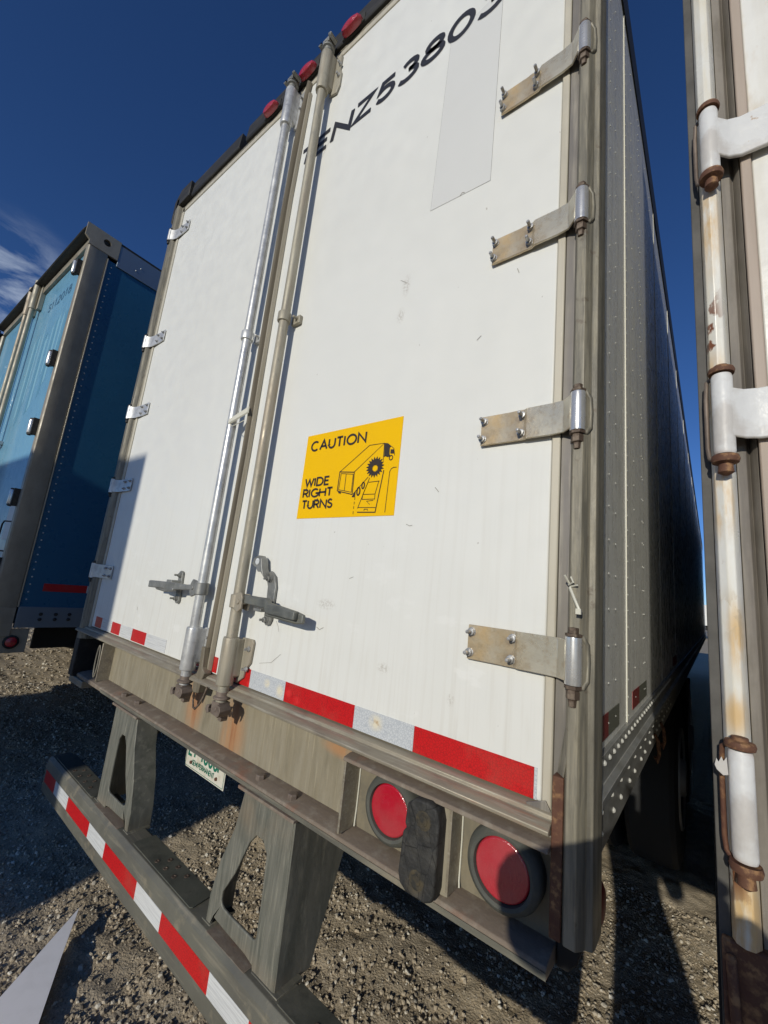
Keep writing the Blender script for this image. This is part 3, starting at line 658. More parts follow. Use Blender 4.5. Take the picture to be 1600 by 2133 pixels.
# ---- film patch, number, sticker
obj('film_patch', MB().prism([(2.110, 2.698), (2.308, 2.687), (2.310, 3.42), (2.128, 3.372), (2.118, 3.0)], 'y', -0.0009, -0.0002), M_patch, T, 0)
obj('film_edge', MB().tube([(2.128, -.0008, 3.372), (2.118, -.0008, 3.0), (2.110, -.0008, 2.698), (2.308, -.0008, 2.687), (2.310, -.0008, 3.42)], 0.0004, 4), M_castr, T, 0)
letters('TENZ53803', 1.350, 3.350, 0.102, 0.0205, M_ink2, T, gap=0.25, shear=0.12, y=-0.0022, total=0.955)
SX, SZ = 1.683, 1.730
st = box('caution_sticker', SX, SX + 0.403, -0.0016, -0.0002, SZ, SZ + 0.289, M_yellow, T, 0)
thin = [[(0.1766, 0.1447), (0.2877, 0.2167), (0.3442, 0.2158), (0.2381, 0.1387)], [(0.3442, 0.2158), (0.3462, 0.1621)], [(0.2435, 0.0695), (0.2965, 0.118)], [(0.1834, 0.1388), (0.2348, 0.1319), (0.2352, 0.0756), (0.1805, 0.0871), (0.1834, 0.1388)], [(0.205, 0.1356), (0.2055, 0.0817)], [(0.3021, 0.1147), (0.2684, 0.0243)], [(0.2697, 0.027), (0.3366, 0.0243)], [(0.2989, 0.1013), (0.341, 0.102)], [(0.2973, 0.1001), (0.2833, 0.0657), (0.3295, 0.0642), (0.3378, 0.1009)], [(0.2833, 0.0657), (0.282, 0.0508), (0.3299, 0.0496), (0.3295, 0.0642)], [(0.3254, 0.0458), (0.3002, 0.0445), (0.3135, 0.0345)], [(0.294, 0.0167), (0.295, 0.0212), (0.307, 0.0207), (0.3077, 0.0162)], [(0.3975, 0.1373), (0.3864, 0.1379), (0.3795, 0.1349), (0.3744, 0.1269), (0.372, 0.0088)], [(0.2534, 0.0592), (0.2529, 0.051)], [(0.2526, 0.0455), (0.2528, 0.0372)], [(0.2526, 0.0318), (0.2528, 0.0236)], [(0.2528, 0.0168), (0.2532, 0.0072)], [(0.371, 0.2029), (0.3811, 0.1943), (0.3858, 0.1735)]]
thick = [[(0.1766, 0.1447), (0.2383, 0.1379), (0.24, 0.0683), (0.1753, 0.0837), (0.1766, 0.1447)], [(0.2684, 0.013), (0.3369, 0.0107), (0.3526, 0.1331)]]
poly = [[(0.3459, 0.2155), (0.3577, 0.2133), (0.371, 0.2029), (0.366, 0.199), (0.3666, 0.1813), (0.3709, 0.1727), (0.3598, 0.1713), (0.3528, 0.1749), (0.3481, 0.1727)], [(0.37, 0.193), (0.3814, 0.1915), (0.3845, 0.179), (0.3699, 0.1809)], [(0.2395, 0.06), (0.2527, 0.08), (0.2523, 0.0593)], [(0.1805, 0.0805), (0.1916, 0.0784), (0.1917, 0.0732), (0.1812, 0.0762)]]
mb = MB()
for p in thin: stroke(mb, p, 0.0015)
for p in thick: stroke(mb, p, 0.0026)
for p in poly: mb.add([(q[0], 0, q[1]) for q in p], [tuple(range(len(p)))])
def burst(cx, cz, ro, ri, n, rot=0.1):
    return [(cx + (ro if i % 2 == 0 else ri) * math.cos(rot + math.pi * i / n), cz + (ro if i % 2 == 0 else ri) * math.sin(rot + math.pi * i / n) * 0.95) for i in range(2 * n)]
bo = burst(0.3183, 0.1458, 0.0345, 0.0245, 19)
bi = burst(0.3190, 0.1420, 0.0135, 0.0085, 19)
mb.add([(p[0], 0, p[1]) for p in bo] + [(p[0], 0, p[1]) for p in bi], [(i, (i + 1) % 38, (i + 1) % 38 + 38, i + 38) for i in range(38)])
for cx, cz, rx, rz, w in ((0.2640, 0.0765, 0.0058, 0.0118, .0045), (0.2802, 0.0932, 0.0048, 0.0096, .004), (0.3738, 0.1678, 0.0062, 0.0066, .0026)):
    stroke(mb, arc(cx, cz, rx, rz, 0, 360, 18), w)
mb.v = [(p[0] + SX, -0.0032, p[2] + SZ) for p in mb.v]
obj('truck_drawing', mb, M_ink, st, 0, smooth=0)
for wd, x0, z0, hh, ww, gg, tt in (('CAUTION', .026, .2285, .0375, .0066, .24, .243), ('WIDE', .021, .1055, .0315, .0060, .22, .113), ('RIGHT', .0185, .0680, .0315, .0060, .22, .134), ('TURNS', .020, .0300, .0315, .0060, .22, .139)):
    letters(wd, SX + x0, SZ + z0, hh, ww, M_ink, st, gap=gg, y=-0.0032, total=tt)

for pts, w in (([(1.842, 1.402), (1.856, 1.396), (1.872, 1.404)], .0016), ([(1.655, 1.395), (1.668, 1.380), (1.676, 1.364)], .0009), ([(1.60, 1.255), (1.66, 1.268), (1.70, 1.300)], .0010), ([(2.21, 1.80), (2.222, 1.787)], .0018),
               ([(2.13, 1.705), (2.142, 1.700), (2.15, 1.702)], .0014), ([(2.40, 2.36), (2.405, 2.345)], .0016), ([(1.50, 3.30), (1.53, 3.36), (1.58, 3.41)], .0010), ([(2.213, 2.692), (2.220, 2.699), (2.228, 2.694)], .003),
               ([(.62, 1.33), (.625, 1.315)], .002), ([(2.02, 2.49), (2.045, 2.47)], .0012), ([(2.30, 2.19), (2.312, 2.20)], .0014), ([(1.95, 1.55), (1.965, 1.556)], .0012)):
    mb = MB(); stroke(mb, pts, w); mb.v = [(p[0], -.0012, p[2]) for p in mb.v]
    obj('scuff_mark', mb, M_scuff, T, 0, smooth=0)
# ---- meeting edge of the doors: seal, strips
sx = [(1.135, 1.303), (1.43, 1.317), (2.0, 1.322), (2.52, 1.312), (3.1, 1.303), (3.5, 1.305), (3.70, 1.318), (3.85, 1.336)]
mb = MB(); mb.rings([[(x - .012, -.004, z), (x - .010, -.020, z), (x, -.026, z), (x + .008, -.018, z), (x + .010, -.004, z)] for z, x in sx])
obj('door_seal', mb, M_seal, T, smooth=60)
mb = MB(); mb.rings([[(x - .003, -.003, z), (x - .003, -.014, z), (x + .008, -.016, z), (x + .012, -.003, z)] for z, x in [(1.17, 1.325), (2.0, 1.340), (2.52, 1.335), (3.2, 1.330), (3.78, 1.345)]])
obj('edge_strip', mb, M_strip, T, smooth=40)
box('seam_gap', 1.2925, 1.2995, 0.002, 0.02, DB, DT, M_black, T, 0)
obj('seal_foot', MB().prism([(1.285, 1.100), (1.325, 1.105), (1.330, 1.150), (1.345, 1.175), (1.325, 1.19), (1.318, 1.26), (1.298, 1.26), (1.300, 1.19), (1.282, 1.13)], 'y', -0.034, -0.006), M_seal, T, 0.003)

# ---- lock rods
YR = -0.045
def rod(x, m, shade):
    r = obj('lock_rod', MB().tube([(x, YR, 1.12), (x + .001, YR, 1.9), (x + .002, YR, 2.7), (x, YR, 3.88)], 0.0185, 20), m, T, smooth=60, label=shade)
    for zc in (2.52,):
        mb = MB(); mb.lathe([(.0187, -.020), (.0245, -.020), (.0255, -.014), (.0255, .016), (.0235, .020), (.0187, .020)], (x, YR, zc), 'z', 24)
        mb.box(x + .008, x + .056, -.016, -.001, zc - .020, zc + .014)
        mb.tube([(x + .040, -.036, zc), (x + .040, -.002, zc)], .006, 8)
        obj('rod_clamp', mb, m, T, .002)
    for z0, z1, sgn in ((3.625, 3.835, 1), (1.170, 1.322, -1)):
        mb = MB()
        n = 16
        top = [(.0188, z0), (.0262, z0), (.0275, z0 + .006), (.0275, z1 - .008), (.026, z1), (.0188, z1)]
        R = []
        for rr, z in top: R.append([(x + rr * math.cos(2 * math.pi * k / n), YR + rr * math.sin(2 * math.pi * k / n), z) for k in range(n)])
        mb.rings(R)
        # flange plate bolted to the door on the right of the sleeve
        if sgn < 0: fl = [(x + .010, z0 + .004), (x + .046, z0 + .028), (x + .050, z0 + .055), (x + .072, z0 + .078), (x + .075, z1 - .010), (x + .068, z1), (x + .010, z1)]
        else: fl = [(x + .010, z0 + .01), (x + .055, z0 - .004), (x + .070, z0 + .03), (x + .070, z0 + .10), (x + .058, z0 + .13), (x + .058, z1), (x + .010, z1)]
        mb.prism(fl, 'y', -.0105, -.0015)
        mb.prism([(x + .008, z0 + .02), (x + .026, z0 + .03), (x + .026, z1 - .004), (x + .008, z1 - .004)], 'y', -.050, -.0105)
        k = obj('rod_bearing', mb, m, T, .002)
        for zz in ((z0 + z1) / 2 + .045, (z0 + z1) / 2 - .018):
            b = MB(); b.lathe([(.0085, 0), (.0085, -.005), (.005, -.0055), (.005, -.017)], (x + .058, -.0105, zz), 'y', 8)
            obj('bolt', b, M_bolt, k, 0)
    # cam at both ends
    for zc, sg in ((1.150, -1), (3.845, 1)):
        mb = MB(); mb.lathe([(.020, 0), (.020, sg * .012), (.028, sg * .016), (.028, sg * .022), (.014, sg * .026), (.014, sg * .034)], (x, YR, zc), 'z', 18)
        c0 = zc + sg * .030
        z_a, z_b = (c0 - .042, c0) if sg < 0 else (c0, c0 + .028)
        mb.prism([(x - .020, z_a + .004), (x + .022, z_a), (x + .022, z_b), (x - .020, z_b)], 'y', -.066, -.026)
        mb.prism([(x - .022, z_b - .012), (x - .040, z_b - .016), (x - .043, z_a + .012), (x - .034, z_a + .002), (x - .022, z_a + .006), (x - .028, z_a + .016)], 'y', -.072, -.040)
        mb.prism([(x + .023, z_b - .002), (x + .038, z_b - .006), (x + .045, z_b - .018), (x + .040, z_a + .010), (x + .030, z_a + .002), (x + .034, z_a + .020), (x + .023, z_b - .016)], 'y', -.074, -.034)
        mb.lathe([(.0, -.0665), (.007, -.068), (.008, -.0655)], (x + .004, 0, (z_a + z_b) / 2), 'y', 10)
        mb.prism([(x - .004, z_a - .016), (x + .014, z_a - .018), (x + .018, z_a + .006), (x - .006, z_a + .006)], 'y', -.046, -.022)
        obj('cam_head', mb, M_brown if sg < 0 else M_castr, T, .003)
rod(1.246, M_steel, 'bright silver lock rod'); rod(1.492, M_dull, 'dull tan lock rod')
# hanging wire hook and cable tie
obj('wire_hook', MB().tube([(1.405, -.05, 1.145), (1.398, -.055, 1.11), (1.385, -.058, 1.085), (1.368, -.060, 1.068), (1.352, -.058, 1.070), (1.342, -.056, 1.086), (1.338, -.055, 1.090)], .0035, 8), M_pin, T, smooth=60)
mb = MB(); mb.add([(1.255, -.066, 2.135), (1.262, -.070, 2.115), (1.330, -.035, 2.165), (1.325, -.032, 2.190), (1.285, -.052, 2.150), (1.256, -.062, 2.137), (1.264, -.064, 2.112), (1.332, -.030, 2.163), (1.327, -.028, 2.192)], [(0, 1, 2, 3), (8, 7, 6, 5), (0, 5, 6, 1), (1, 6, 7, 2), (2, 7, 8, 3), (3, 8, 5, 0)])
mb.tube([(1.262, -.066, 2.118), (1.285, -.062, 2.102), (1.325, -.04, 2.128)], .002, 5)
obj('cable_tie', mb, M_tie, T, 0)
mb = MB(); mb.tube([(2.548, -.032, 1.570), (2.560, -.045, 1.548), (2.568, -.046, 1.530)], .0028, 6); mb.tube([(2.545, -.03, 1.575), (2.556, -.042, 1.580), (2.552, -.044, 1.590)], .002, 5); mb.tube([(2.546, -.03, 1.578), (2.540, -.04, 1.592)], .002, 5); mb.tube([(2.548, -.03, 1.572), (2.563, -.04, 1.575)], .0018, 5)
mb.box(2.563, 2.572, -.052, -.042, 1.522, 1.532)
obj('seal_tie', mb, M_tie, T, 0)

# ---- handles, hubs and catches
def handle(x, s, zc):
    """s=-1: points left from the rod, s=+1 points right"""
    mb = MB(); mb.prism([(x, zc - .022), (x + s * .035, zc - .034), (x + s * .052, zc - .020), (x + s * .052, zc + .016), (x + s * .040, zc + .032), (x, zc + .026)], 'y', YR - .020, YR - .012)
    mb.prism([(x, zc - .022), (x + s * .040, zc - .028), (x + s * .050, zc + .016), (x + s * .036, zc + .028), (x, zc + .026)], 'y', YR + .012, YR + .020)
    mb.lathe([(.0187, -.022), (.025, -.022), (.025, .022), (.0187, .022)], (x, YR, zc), 'z', 18)
    mb.lathe([(.008, -.024), (.008, .024)], (x + s * .032, YR, zc), 'y', 12)
    obj('handle_hub', mb, M_castr if s < 0 else M_dull, T, .002)
    mb = MB()
    if s > 0:
        P = [(x + .030, zc + .012, YR), (x + .11, zc + .010, YR - .002), (x + .17, zc + .010, YR - .008), (x + .20, zc - .002, YR - .020), (x + .335, zc - .010, YR - .026)]
        h = [.014, .015, .016, .017, .013]; t = [.010, .011, .011, .010, .009]
    else:
        P = [(x - .030, zc + .004, YR), (x - .11, zc - .004, YR - .004), (x - .19, zc - .006, YR - .010), (x - .385, zc - .010, YR - .022)]
        h = [.011, .011, .015, .015]; t = [.010, .010, .010, .009]
    rings = []
    for (a, b, c), hh, tt in zip(P, h, t):
        rings.append([(a, c - tt, b - hh), (a, c + tt, b - hh * .9), (a, c + tt, b + hh), (a, c - tt, b + hh * .9)][::(1 if s > 0 else -1)])
    mb.rings(rings)
    if s > 0: mb.prism([(x + .18, zc - .028), (x + .32, zc - .034), (x + .355, zc - .030), (x + .355, zc - .005), (x + .32, zc + .002), (x + .18, zc - .012)], 'y', YR - .018, YR - .006)
    else: mb.prism([(x - .18, zc - .026), (x - .25, zc - .034), (x - .33, zc - .030), (x - .34, zc - .014), (x - .18, zc - .012)], 'y', YR - .022, YR - .006)
    obj('lever_handle', mb, M_castr if s < 0 else mat('lever_grey', (0.20, 0.205, 0.185), 0.55, 0.4, layers=[dict(col=(0.11, 0.115, 0.105), scale=20, lo=.4, hi=.66, amt=.8), dict(col=(0.27, .26, .2), scale=3, lo=.5, hi=.7, amt=.6, map=(4, 30, 30))], bump=(80, .0006)), T, .004, seg=3)
handle(1.246, -1, 1.462); handle(1.492, 1, 1.440)
# left catch plate
mb = MB(); mb.prism(arc(.995, 1.505, .016, .014, 0, 180, 6) + arc(1.003, 1.398, .016, .014, 180, 360, 6), 'y', -.012, -.002)
mb.box(.968, 1.012, -.052, -.010, 1.462, 1.478); mb.tube([(0.93, -.046, 1.455), (.95, -.054, 1.447), (.985, -.056, 1.452), (1.0, -.05, 1.462)], .004, 6)
cp = obj('catch_plate', mb, M_castr, T, .002)
for z in (1.500, 1.404):
    b = MB(); b.lathe([(.011, 0), (.011, -.003), (.0085, -.003), (.0085, -.010), (.004, -.011), (.004, -.026)], (.999, -.012, z), 'y', 8); obj('bolt', b, M_castr, cp, 0)
# right catch plate, its hasp swung up to the left
mb = MB(); mb.prism([(1.602, 1.388), (1.616, 1.376), (1.632, 1.380), (1.640, 1.395), (1.640, 1.50), (1.628, 1.535), (1.604, 1.552), (1.590, 1.545), (1.588, 1.520), (1.598, 1.50), (1.602, 1.45)], 'y', -.012, -.003)
mb.prism([(1.585, 1.545), (1.605, 1.528), (1.588, 1.560), (1.580, 1.588), (1.562, 1.600), (1.538, 1.590), (1.530, 1.570), (1.545, 1.562), (1.556, 1.558), (1.568, 1.545)], 'y', -.040, -.012)
mb.box(1.600, 1.640, -.056, -.010, 1.420, 1.430)
cp = obj('catch_plate', mb, M_castr, T, .002)
obj('hasp_hole', MB().lathe([(.011, -.0405), (.011, -.0412), (.0, -.0413)], (1.561, 0, 1.579), 'y', 16), M_tapeS, cp, 0)
for x, z in ((1.607, 1.525), (1.618, 1.394)):
    b = MB(); b.lathe([(.012, 0), (.012, -.003), (.009, -.003), (.009, -.012), (.004, -.013), (.004, -.026)], (x, -.012, z), 'y', 8); obj('bolt', b, M_castr, cp, 0)

# ---- hinges of the right door
def hinge_big(parent, x, z):
    """origin on the pin axis; strap reaches to -x"""
    root = None
    hh = .0365
    prof = [(-.222, -.0120), (-.147, -.0115), (-.142, -.0125), (-.117, -.0125), (-.110, -.0175), (-.055, -.0185), (-.030, -.0225), (-.012, -.0405)]
    thk = .006
    mb = MB()
    mb.rings([[(a, b, -hh), (a, b + thk, -hh), (a, b + thk, hh), (a, b, hh)] for a, b in prof])
    h = obj('hinge', mb, M_hinge, parent, .0012, smooth=30)
    h.location = (x, 0, z)
    mb = MB(); mb.lathe([(.008, -.042), (.0145, -.042), (.0150, -.038), (.0150, .038), (.0145, .042), (.008, .042)], (0, -.030, 0), 'z', 28)
    obj('hinge_barrel', mb, M_chrome, h, smooth=40)
    mb = MB(); mb.lathe([(.0155, -.043), (.0155, -.049), (.011, -.050), (.012, -.054), (.012, -.066), (.008, -.068), (.007, -.080), (.0, -.081)], (0, -.030, 0), 'z', 6)
    obj('pin_nut', mb, M_pin, h, smooth=0)
    mb = MB(); mb.lathe([(.0155, .043), (.0155, .048), (.010, .049), (.010, .059), (.0, .060)], (0, -.030, 0), 'z', 6)
    obj('pin_head', mb, M_pin, h, smooth=0)
    # U-shaped bracket welded to the post
    mb = MB()
    mb.tube([(0.004, -.030, .046), (.014, -.026, .044), (.021, -.018, .030), (.022, -.014, 0), (.021, -.016, -.034), (.015, -.024, -.046), (.004, -.030, -.048)], .0048, 8)
    obj('hinge_bracket', mb, M_alu, h, smooth=50)
    for a, b in ((-.213, .022), (-.216, -.022), (-.121, .021), (-.123, -.021)):
        bb = MB(); y0 = -.0120
        bb.lathe([(.0095, 0), (.0095, -.002), (.0078, -.0022), (.0078, -.0085), (.0042, -.009), (.0042, -.024), (.003, -.0255), (0, -.0258)], (a, y0, b), 'y', 10)
        obj('bolt', bb, M_bolt, h, smooth=30)
    return h
h0 = hinge_big(T, 2.5555, 1.4375)
for z in (1.928, 2.43, 2.922, 3.42): dup(h0, T, (2.5555, 0, z))
# ---- hinges of the left door, bright and clean
def hinge_small(parent, x, z):
    mb = MB(); hh = .036
    prof = [(.205, -.0085), (.135, -.0085), (.128, -.0105), (.10, -.012), (.06, -.014), (.03, -.022), (.010, -.038)]
    mb.rings([[(a, b, -hh), (a, b, hh), (a, b + .005, hh), (a, b + .005, -hh)] for a, b in prof])
    h = obj('hinge', mb, M_steel, parent, .001, smooth=30); h.location = (x, 0, z)
    mb = MB(); mb.lathe([(.008, -.040), (.0145, -.040), (.0145, .040), (.008, .040)], (0, -.030, 0), 'z', 24)
    obj('hinge_barrel', mb, M_steel, h, smooth=40)
    mb = MB(); mb.lathe([(.0155, -.041), (.0155, -.046), (.011, -.048), (.011, -.064), (0, -.065)], (0, -.030, 0), 'z', 8); mb.lathe([(.0155, .041), (.0155, .046), (.009, .047), (.009, .054), (0, .055)], (0, -.030, 0), 'z', 8)
    mb.box(-.016, .0, -.030, .0, -.048, -.042)
    obj('hinge_pin', mb, M_hdr, h, smooth=0)
    for a, b in ((.190, .020), (.190, -.020), (.125, .020), (.125, -.020)):
        bb = MB(); bb.lathe([(.0075, 0), (.0075, -.003), (.006, -.007), (.003, -.008), (.003, -.013), (0, -.013)], (a, -.010, b), 'y', 8)
        obj('bolt', bb, M_bolt, h, smooth=0)
    return h
h1 = hinge_small(T, 0.030, 1.468)
for z in (1.958, 2.415, 2.885, 3.665): dup(h1, T, (0.030, 0, z))

# ---- underride guard
mb = MB()
prof = [(-.060, .378), (-.062, .388), (-.063, .500), (-.058, .522), (-.046, .5355), (.030, .536), (.040, .528), (.042, .400), (.038, .378), (.034, .378), (.034, .520), (-.03, .518), (-.052, .49), (-.054, .378)]
mb.prism(prof, 'x', 0.11, 2.48)
ub = obj('underride_bumper', mb, M_bumper, T, .0015, smooth=14)
for a, b in ((.16, .655), (1.085, 1.50), (1.915, 2.43)):
    obj('step_plate', MB().prism([(a, -.040), (b, -.043), (b + .006, -.036), (b, .036), (a, .038), (a - .006, -.030)], 'z', .5365, .5400), M_step, ub, .001)
for a, b in ((.715, .955), (1.61, 1.79)):
    obj('foot_pan', MB().prism([(a, -.050), (b, -.050), (b, .030), (a, .030)], 'z', .5363, .5378), M_ledge, ub, .0008)
for a, b, c in [(0.13, 0.285, 'r'), (0.285, .475, 's'), (.475, .745, 'r'), (.745, .918, 's'), (.918, 1.205, 'r'), (1.205, 1.388, 's'), (1.388, 1.67, 'r'), (1.67, 1.85, 's'), (1.85, 2.15, 'r'), (2.15, 2.33, 's')]:
    box('reflective_tape', a, b, -.0635, -.0625, .428, .482, M_tapeR if c == 'r' else M_tapeS, ub, 0)
for x0, pts in ((0, [(1.236, -.022), (1.258, .012), (1.290, -.018), (1.310, .014), (1.345, -.016), (1.370, .014)]), (0, [(.36, -.02), (.38, .012), (.43, -.02), (.45, .012), (.50, -.02), (.52, .012), (.57, -.02)]), (0, [(2.02, -.01), (2.07, .014), (2.10, -.015)])):
    for x, y in pts:
        obj('punched_hole', MB().lathe([(.0085, 0), (.0085, .0012), (.0045, .0016), (.004, .0004), (0, .0003)], (x, y, .5400), 'z', 10), M_pin, ub, smooth=0)
def guard_leg(mir):
    def X(x): return 2 * 1.285 - x if mir else x
    top, bot = .915, .528
    # front plate with a triangular window and an arched foot, as one band of quads
    outer = [(1.664, top), (1.640, .80), (1.596, .70), (1.572, .60), (1.570, bot), (1.590, bot), (1.604, .560), (1.66, .556), (1.76, .552), (1.795, .545), (1.800, bot), (1.885, bot), (1.887, .60), (1.887, .70), (1.885, .80), (1.880, top)]
    inner = [(1.742, .824), (1.716, .795), (1.672, .70), (1.630, .636), (1.628, .615), (1.633, .605), (1.645, .600), (1.68, .598), (1.76, .598), (1.785, .598), (1.793, .602), (1.797, .610), (1.797, .64), (1.797, .70), (1.793, .80), (1.772, .824)]
    mb = MB(); n = 16
    y0, y1 = -.030, -.022
    P = [(X(a), y0, b) for a, b in outer] + [(X(a), y0, b) for a, b in inner] + [(X(a), y1, b) for a, b in outer] + [(X(a), y1, b) for a, b in inner]
    F = []
    for i in range(n):
        j = (i + 1) % n
        F += [(i, j, j + n, i + n), (i + 2 * n, i + 3 * n, j + 3 * n, j + 2 * n), (i + n, j + n, j + 3 * n, i + 3 * n), (i, i + 2 * n, j + 2 * n, j)]
    if mir: F = [f[::-1] for f in F]
    mb.add(P, F)
    l = obj('guard_leg', mb, M_leg, T, .0025)
    # gussets running back, tapered
    mb = MB()
    for xx in (1.887, 1.885):
        pass
    mb.prism([(-.028, top), (.235, top), (.090, bot), (-.028, bot)], 'x', X(1.880), X(1.888))
    obj('guard_gusset', mb, M_leg, l, .0015)
    mb = MB()
    lo = [(1.664, top), (1.640, .80), (1.596, .70), (1.572, .60), (1.570, bot)]
    R = [[(X(a), -.026, b), (X(a), .055, b), (X(a + .006), .055, b), (X(a + .006), -.026, b)] for a, b in lo]
    mb.rings(R); obj('guard_gusset', mb, M_leg, l, .001)
    mb = MB(); mb.prism([(X(1.645), .9235), (X(1.895), .9235), (X(1.895), .915), (X(1.645), .915)], 'y', -.044, .24)
    obj('top_plate', mb, M_ledge, l, .0015)
    mb = MB(); mb.prism([(X(1.555), bot + .010), (X(1.598), bot + .010), (X(1.598), bot + .002), (X(1.555), bot + .002)], 'y', -.034, .05); obj('foot_plate', mb, M_bumper, l, .0015); mb = MB(); mb.prism([(X(1.80), bot + .010), (X(1.905), bot + .010), (X(1.905), bot + .002), (X(1.80), bot + .002)], 'y', -.034, .05)
    obj('foot_plate', mb, M_bumper, l, .0015)
guard_leg(False); guard_leg(True)
# ---- licence plate on its bracket
PX, PY, PZ = .922, .200, .692
pl = box('license_plate', PX, PX + .308, PY, PY + .002, PZ, PZ + .152, M_plate, T, .0008)
letters('ET 4000P', PX + .022, PZ + .046, .072, .0100, M_green, pl, gap=.10, y=PY - .0012, total=.262)
letters('SEMI PERMANENT', PX + .060, PZ + .019, .021, .0034, M_green, pl, gap=.16, y=PY - .0012, total=.172)
mb = MB()
stroke(mb, [(PX + .006, PZ + .006), (PX + .302, PZ + .006), (PX + .302, PZ + .146), (PX + .006, PZ + .146), (PX + .006, PZ + .006)], .0018)
for i in range(len(mb.v)): mb.v[i] = (mb.v[i][0], PY - .0012, mb.v[i][2])
obj('plate_border', mb, M_green, pl, 0, smooth=0)
for x in (.052, .252): obj('plate_bolt', MB().lathe([(.007, 0), (.006, -.005), (0, -.006)], (PX + x, PY - .001, PZ + .026), 'y', 10), M_rust, pl)
box('plate_bracket', PX + .02, PX + .288, PY + .003, PY + .008, PZ + .02, .95, M_under, T, .001)

# ---- right side wall
XS = 2.566
seams = [0.075, 0.50, 1.50, 2.45, 3.40, 4.6, 5.8, 7.0, 8.2, 9.4, 10.6, 11.8, 13.0, 14.2, 15.6]
for i in range(len(seams) - 1):
    a, b = seams[i], seams[i + 1]
    off = 0.0011 * (i % 2)
    box('side_panel', XS - .012, XS + off, a + .0008, b - .0008, 1.236, 3.78, M_side, T, .0006)
for y in seams[1:9]:
    box('seam_strip', XS + .0012, XS + .003, y - .0018, y + .0018, 1.236, 3.78, M_tie, T, 0)
box('top_rail', XS - .02, XS + .006, 0.05, 15.6, 3.78, 3.955, M_hdr, T, .002)
obj('bottom_rail', MB().prism([(XS - .01, 1.245), (XS + .010, 1.245), (XS + .012, 1.196), (XS + .024, 1.190), (XS + .024, 1.176), (XS + .013, 1.172), (XS + .012, 1.080), (XS - .01, 1.080)], 'y', 0.052, 15.6), M_rail, T, .001)
box('front_wall', 0.03, XS, 15.62, 15.64, 1.1, 3.96, M_side, T, 0)
box('floor', 0.04, XS - .02, 0.12, 15.6, 1.08, 1.12, M_under, T, 0)
box('side_panel', 0.024, 0.036, 0.075, 15.6, 1.10, 3.95, M_side, T, 0)
# rivets: big ones on the rail singly, the field rivets as one joined part
rv = MB()
def dome(mb, x, y, z, r, h):
    n = 8; R = []
    for k, hh in ((1, 0), (.8, .6), (.4, .95)):
        R.append([(x + h * hh, y + r * k * math.cos(2 * math.pi * i / n), z + r * k * math.sin(2 * math.pi * i / n)) for i in range(n)])
    mb.rings(R)
dome(rv, 0, 0, 0, .0062, .005)
me = None
pos = []
for j in range(34):
    y = .085 + j * .052
    pos.append((XS + .0115, y, 1.232))
for j in range(16):
    y = .10 + j * .11
    pos.append((XS + .0125, y, 1.155)); pos.append((XS + .0125, y + .02 * (j % 2), 1.118))
first = obj('rivet', rv, M_rivet, T); first.location = pos[0]
for p in pos[1:]:
    c = first.copy(); col.objects.link(c); c.parent = T; c.location = p
mb = MB()
def field(y, z0, z1, dz, r=.0028, h=.0022, ox=.001):
    z = z0
    while z < z1: dome(mb, XS + ox, y + random.uniform(-.0015, .0015), z + random.uniform(-.002, .002), r, h); z += dz
field(.088, 1.27, 3.76, .050, .0038, .0032)
for i in range(1, 9):
    y = seams[i]; field(y + .022, 1.26, 3.76, .047, ox=.0012)
for i in range(0, 8):
    a, b = seams[i], seams[i + 1]
    if i == 0: cols = [.235, .325]
    else: cols = [a + .16, a + .36, a + .39, a + .62, a + .80]
    for y in cols:
        if y < b - .05: field(y, 1.29, 3.74, .083, .0029, .0023, .0012)
obj('field_rivets', mb, M_rivet, T, kind='stuff')
for y0, y1, m in ((.118, .235, M_tapeD), (.235, .375, M_tapeG), (.60, .74, M_tapeD), (.74, .93, M_tapeG), (2.2, 2.5, M_tapeD)):
    box('side_tape', XS + .0012, XS + .0022, y0, y1, 1.262, 1.312, m, T, 0)
for k in range(2):
    obj('rail_hook', MB().tube([(XS + .014, 1.02 + k * .22, 1.12), (XS + .024, 1.03 + k * .22, 1.10), (XS + .026, 1.04 + k * .22, 1.05), (XS + .018, 1.05 + k * .22, 1.02), (XS + .014, 1.04 + k * .22, 1.04)], .006, 8), M_rust, T, smooth=50)
wheel0 = running_gear(T, ys=(2.75, 4.0))

# ================================================================== BLUE TRAILER (left)
rzL = math.radians(1.9)
cL, sL = math.cos(rzL), math.sin(rzL)
ox, oy = -0.835 - 2.59 * cL, -0.240 - 2.59 * sL
B = thing('semi_trailer', 'blue semi trailer parked on the left, its dark blue side in the shade', 'trailer', (ox, oy, 0), rzL, group='neighbouring trailers')
for a, b in ((.075, 1.292), (1.300, 2.515)):
    box('rear_door', a, b, 0.0, .045, 1.17, 3.86, M_blued, B, .003)
obj('corner_post', MB().prism([(2.518, .03), (2.518, -.018), (2.530, -.030), (2.580, -.030), (2.588, -.022), (2.590, .092), (2.585, .100), (2.54, .100)], 'z', .98, 3.855), M_post2, B, .002)
obj('corner_post', MB().prism([(.072, .03), (.072, -.018), (.06, -.030), (.008, -.030), (0, -.022), (0, .100), (.05, .100)], 'z', .98, 3.855), M_post2, B, .002)
box('post_edge', 2.584, 2.593, .101, .108, 1.17, 3.82, M_strip, B, .001)
obj('header_frame', MB().prism([(.05, 3.862), (-.024, 3.862), (-.024, 3.93), (.05, 3.93)], 'x', .05, 2.54), M_aluH, B, .002)
obj('header_hood', MB().prism([(.1, 3.932), (-.075, 3.932), (-.085, 3.94), (-.06, 4.00), (.1, 4.012)], 'x', -.01, 2.575), M_hdr, B, .003)
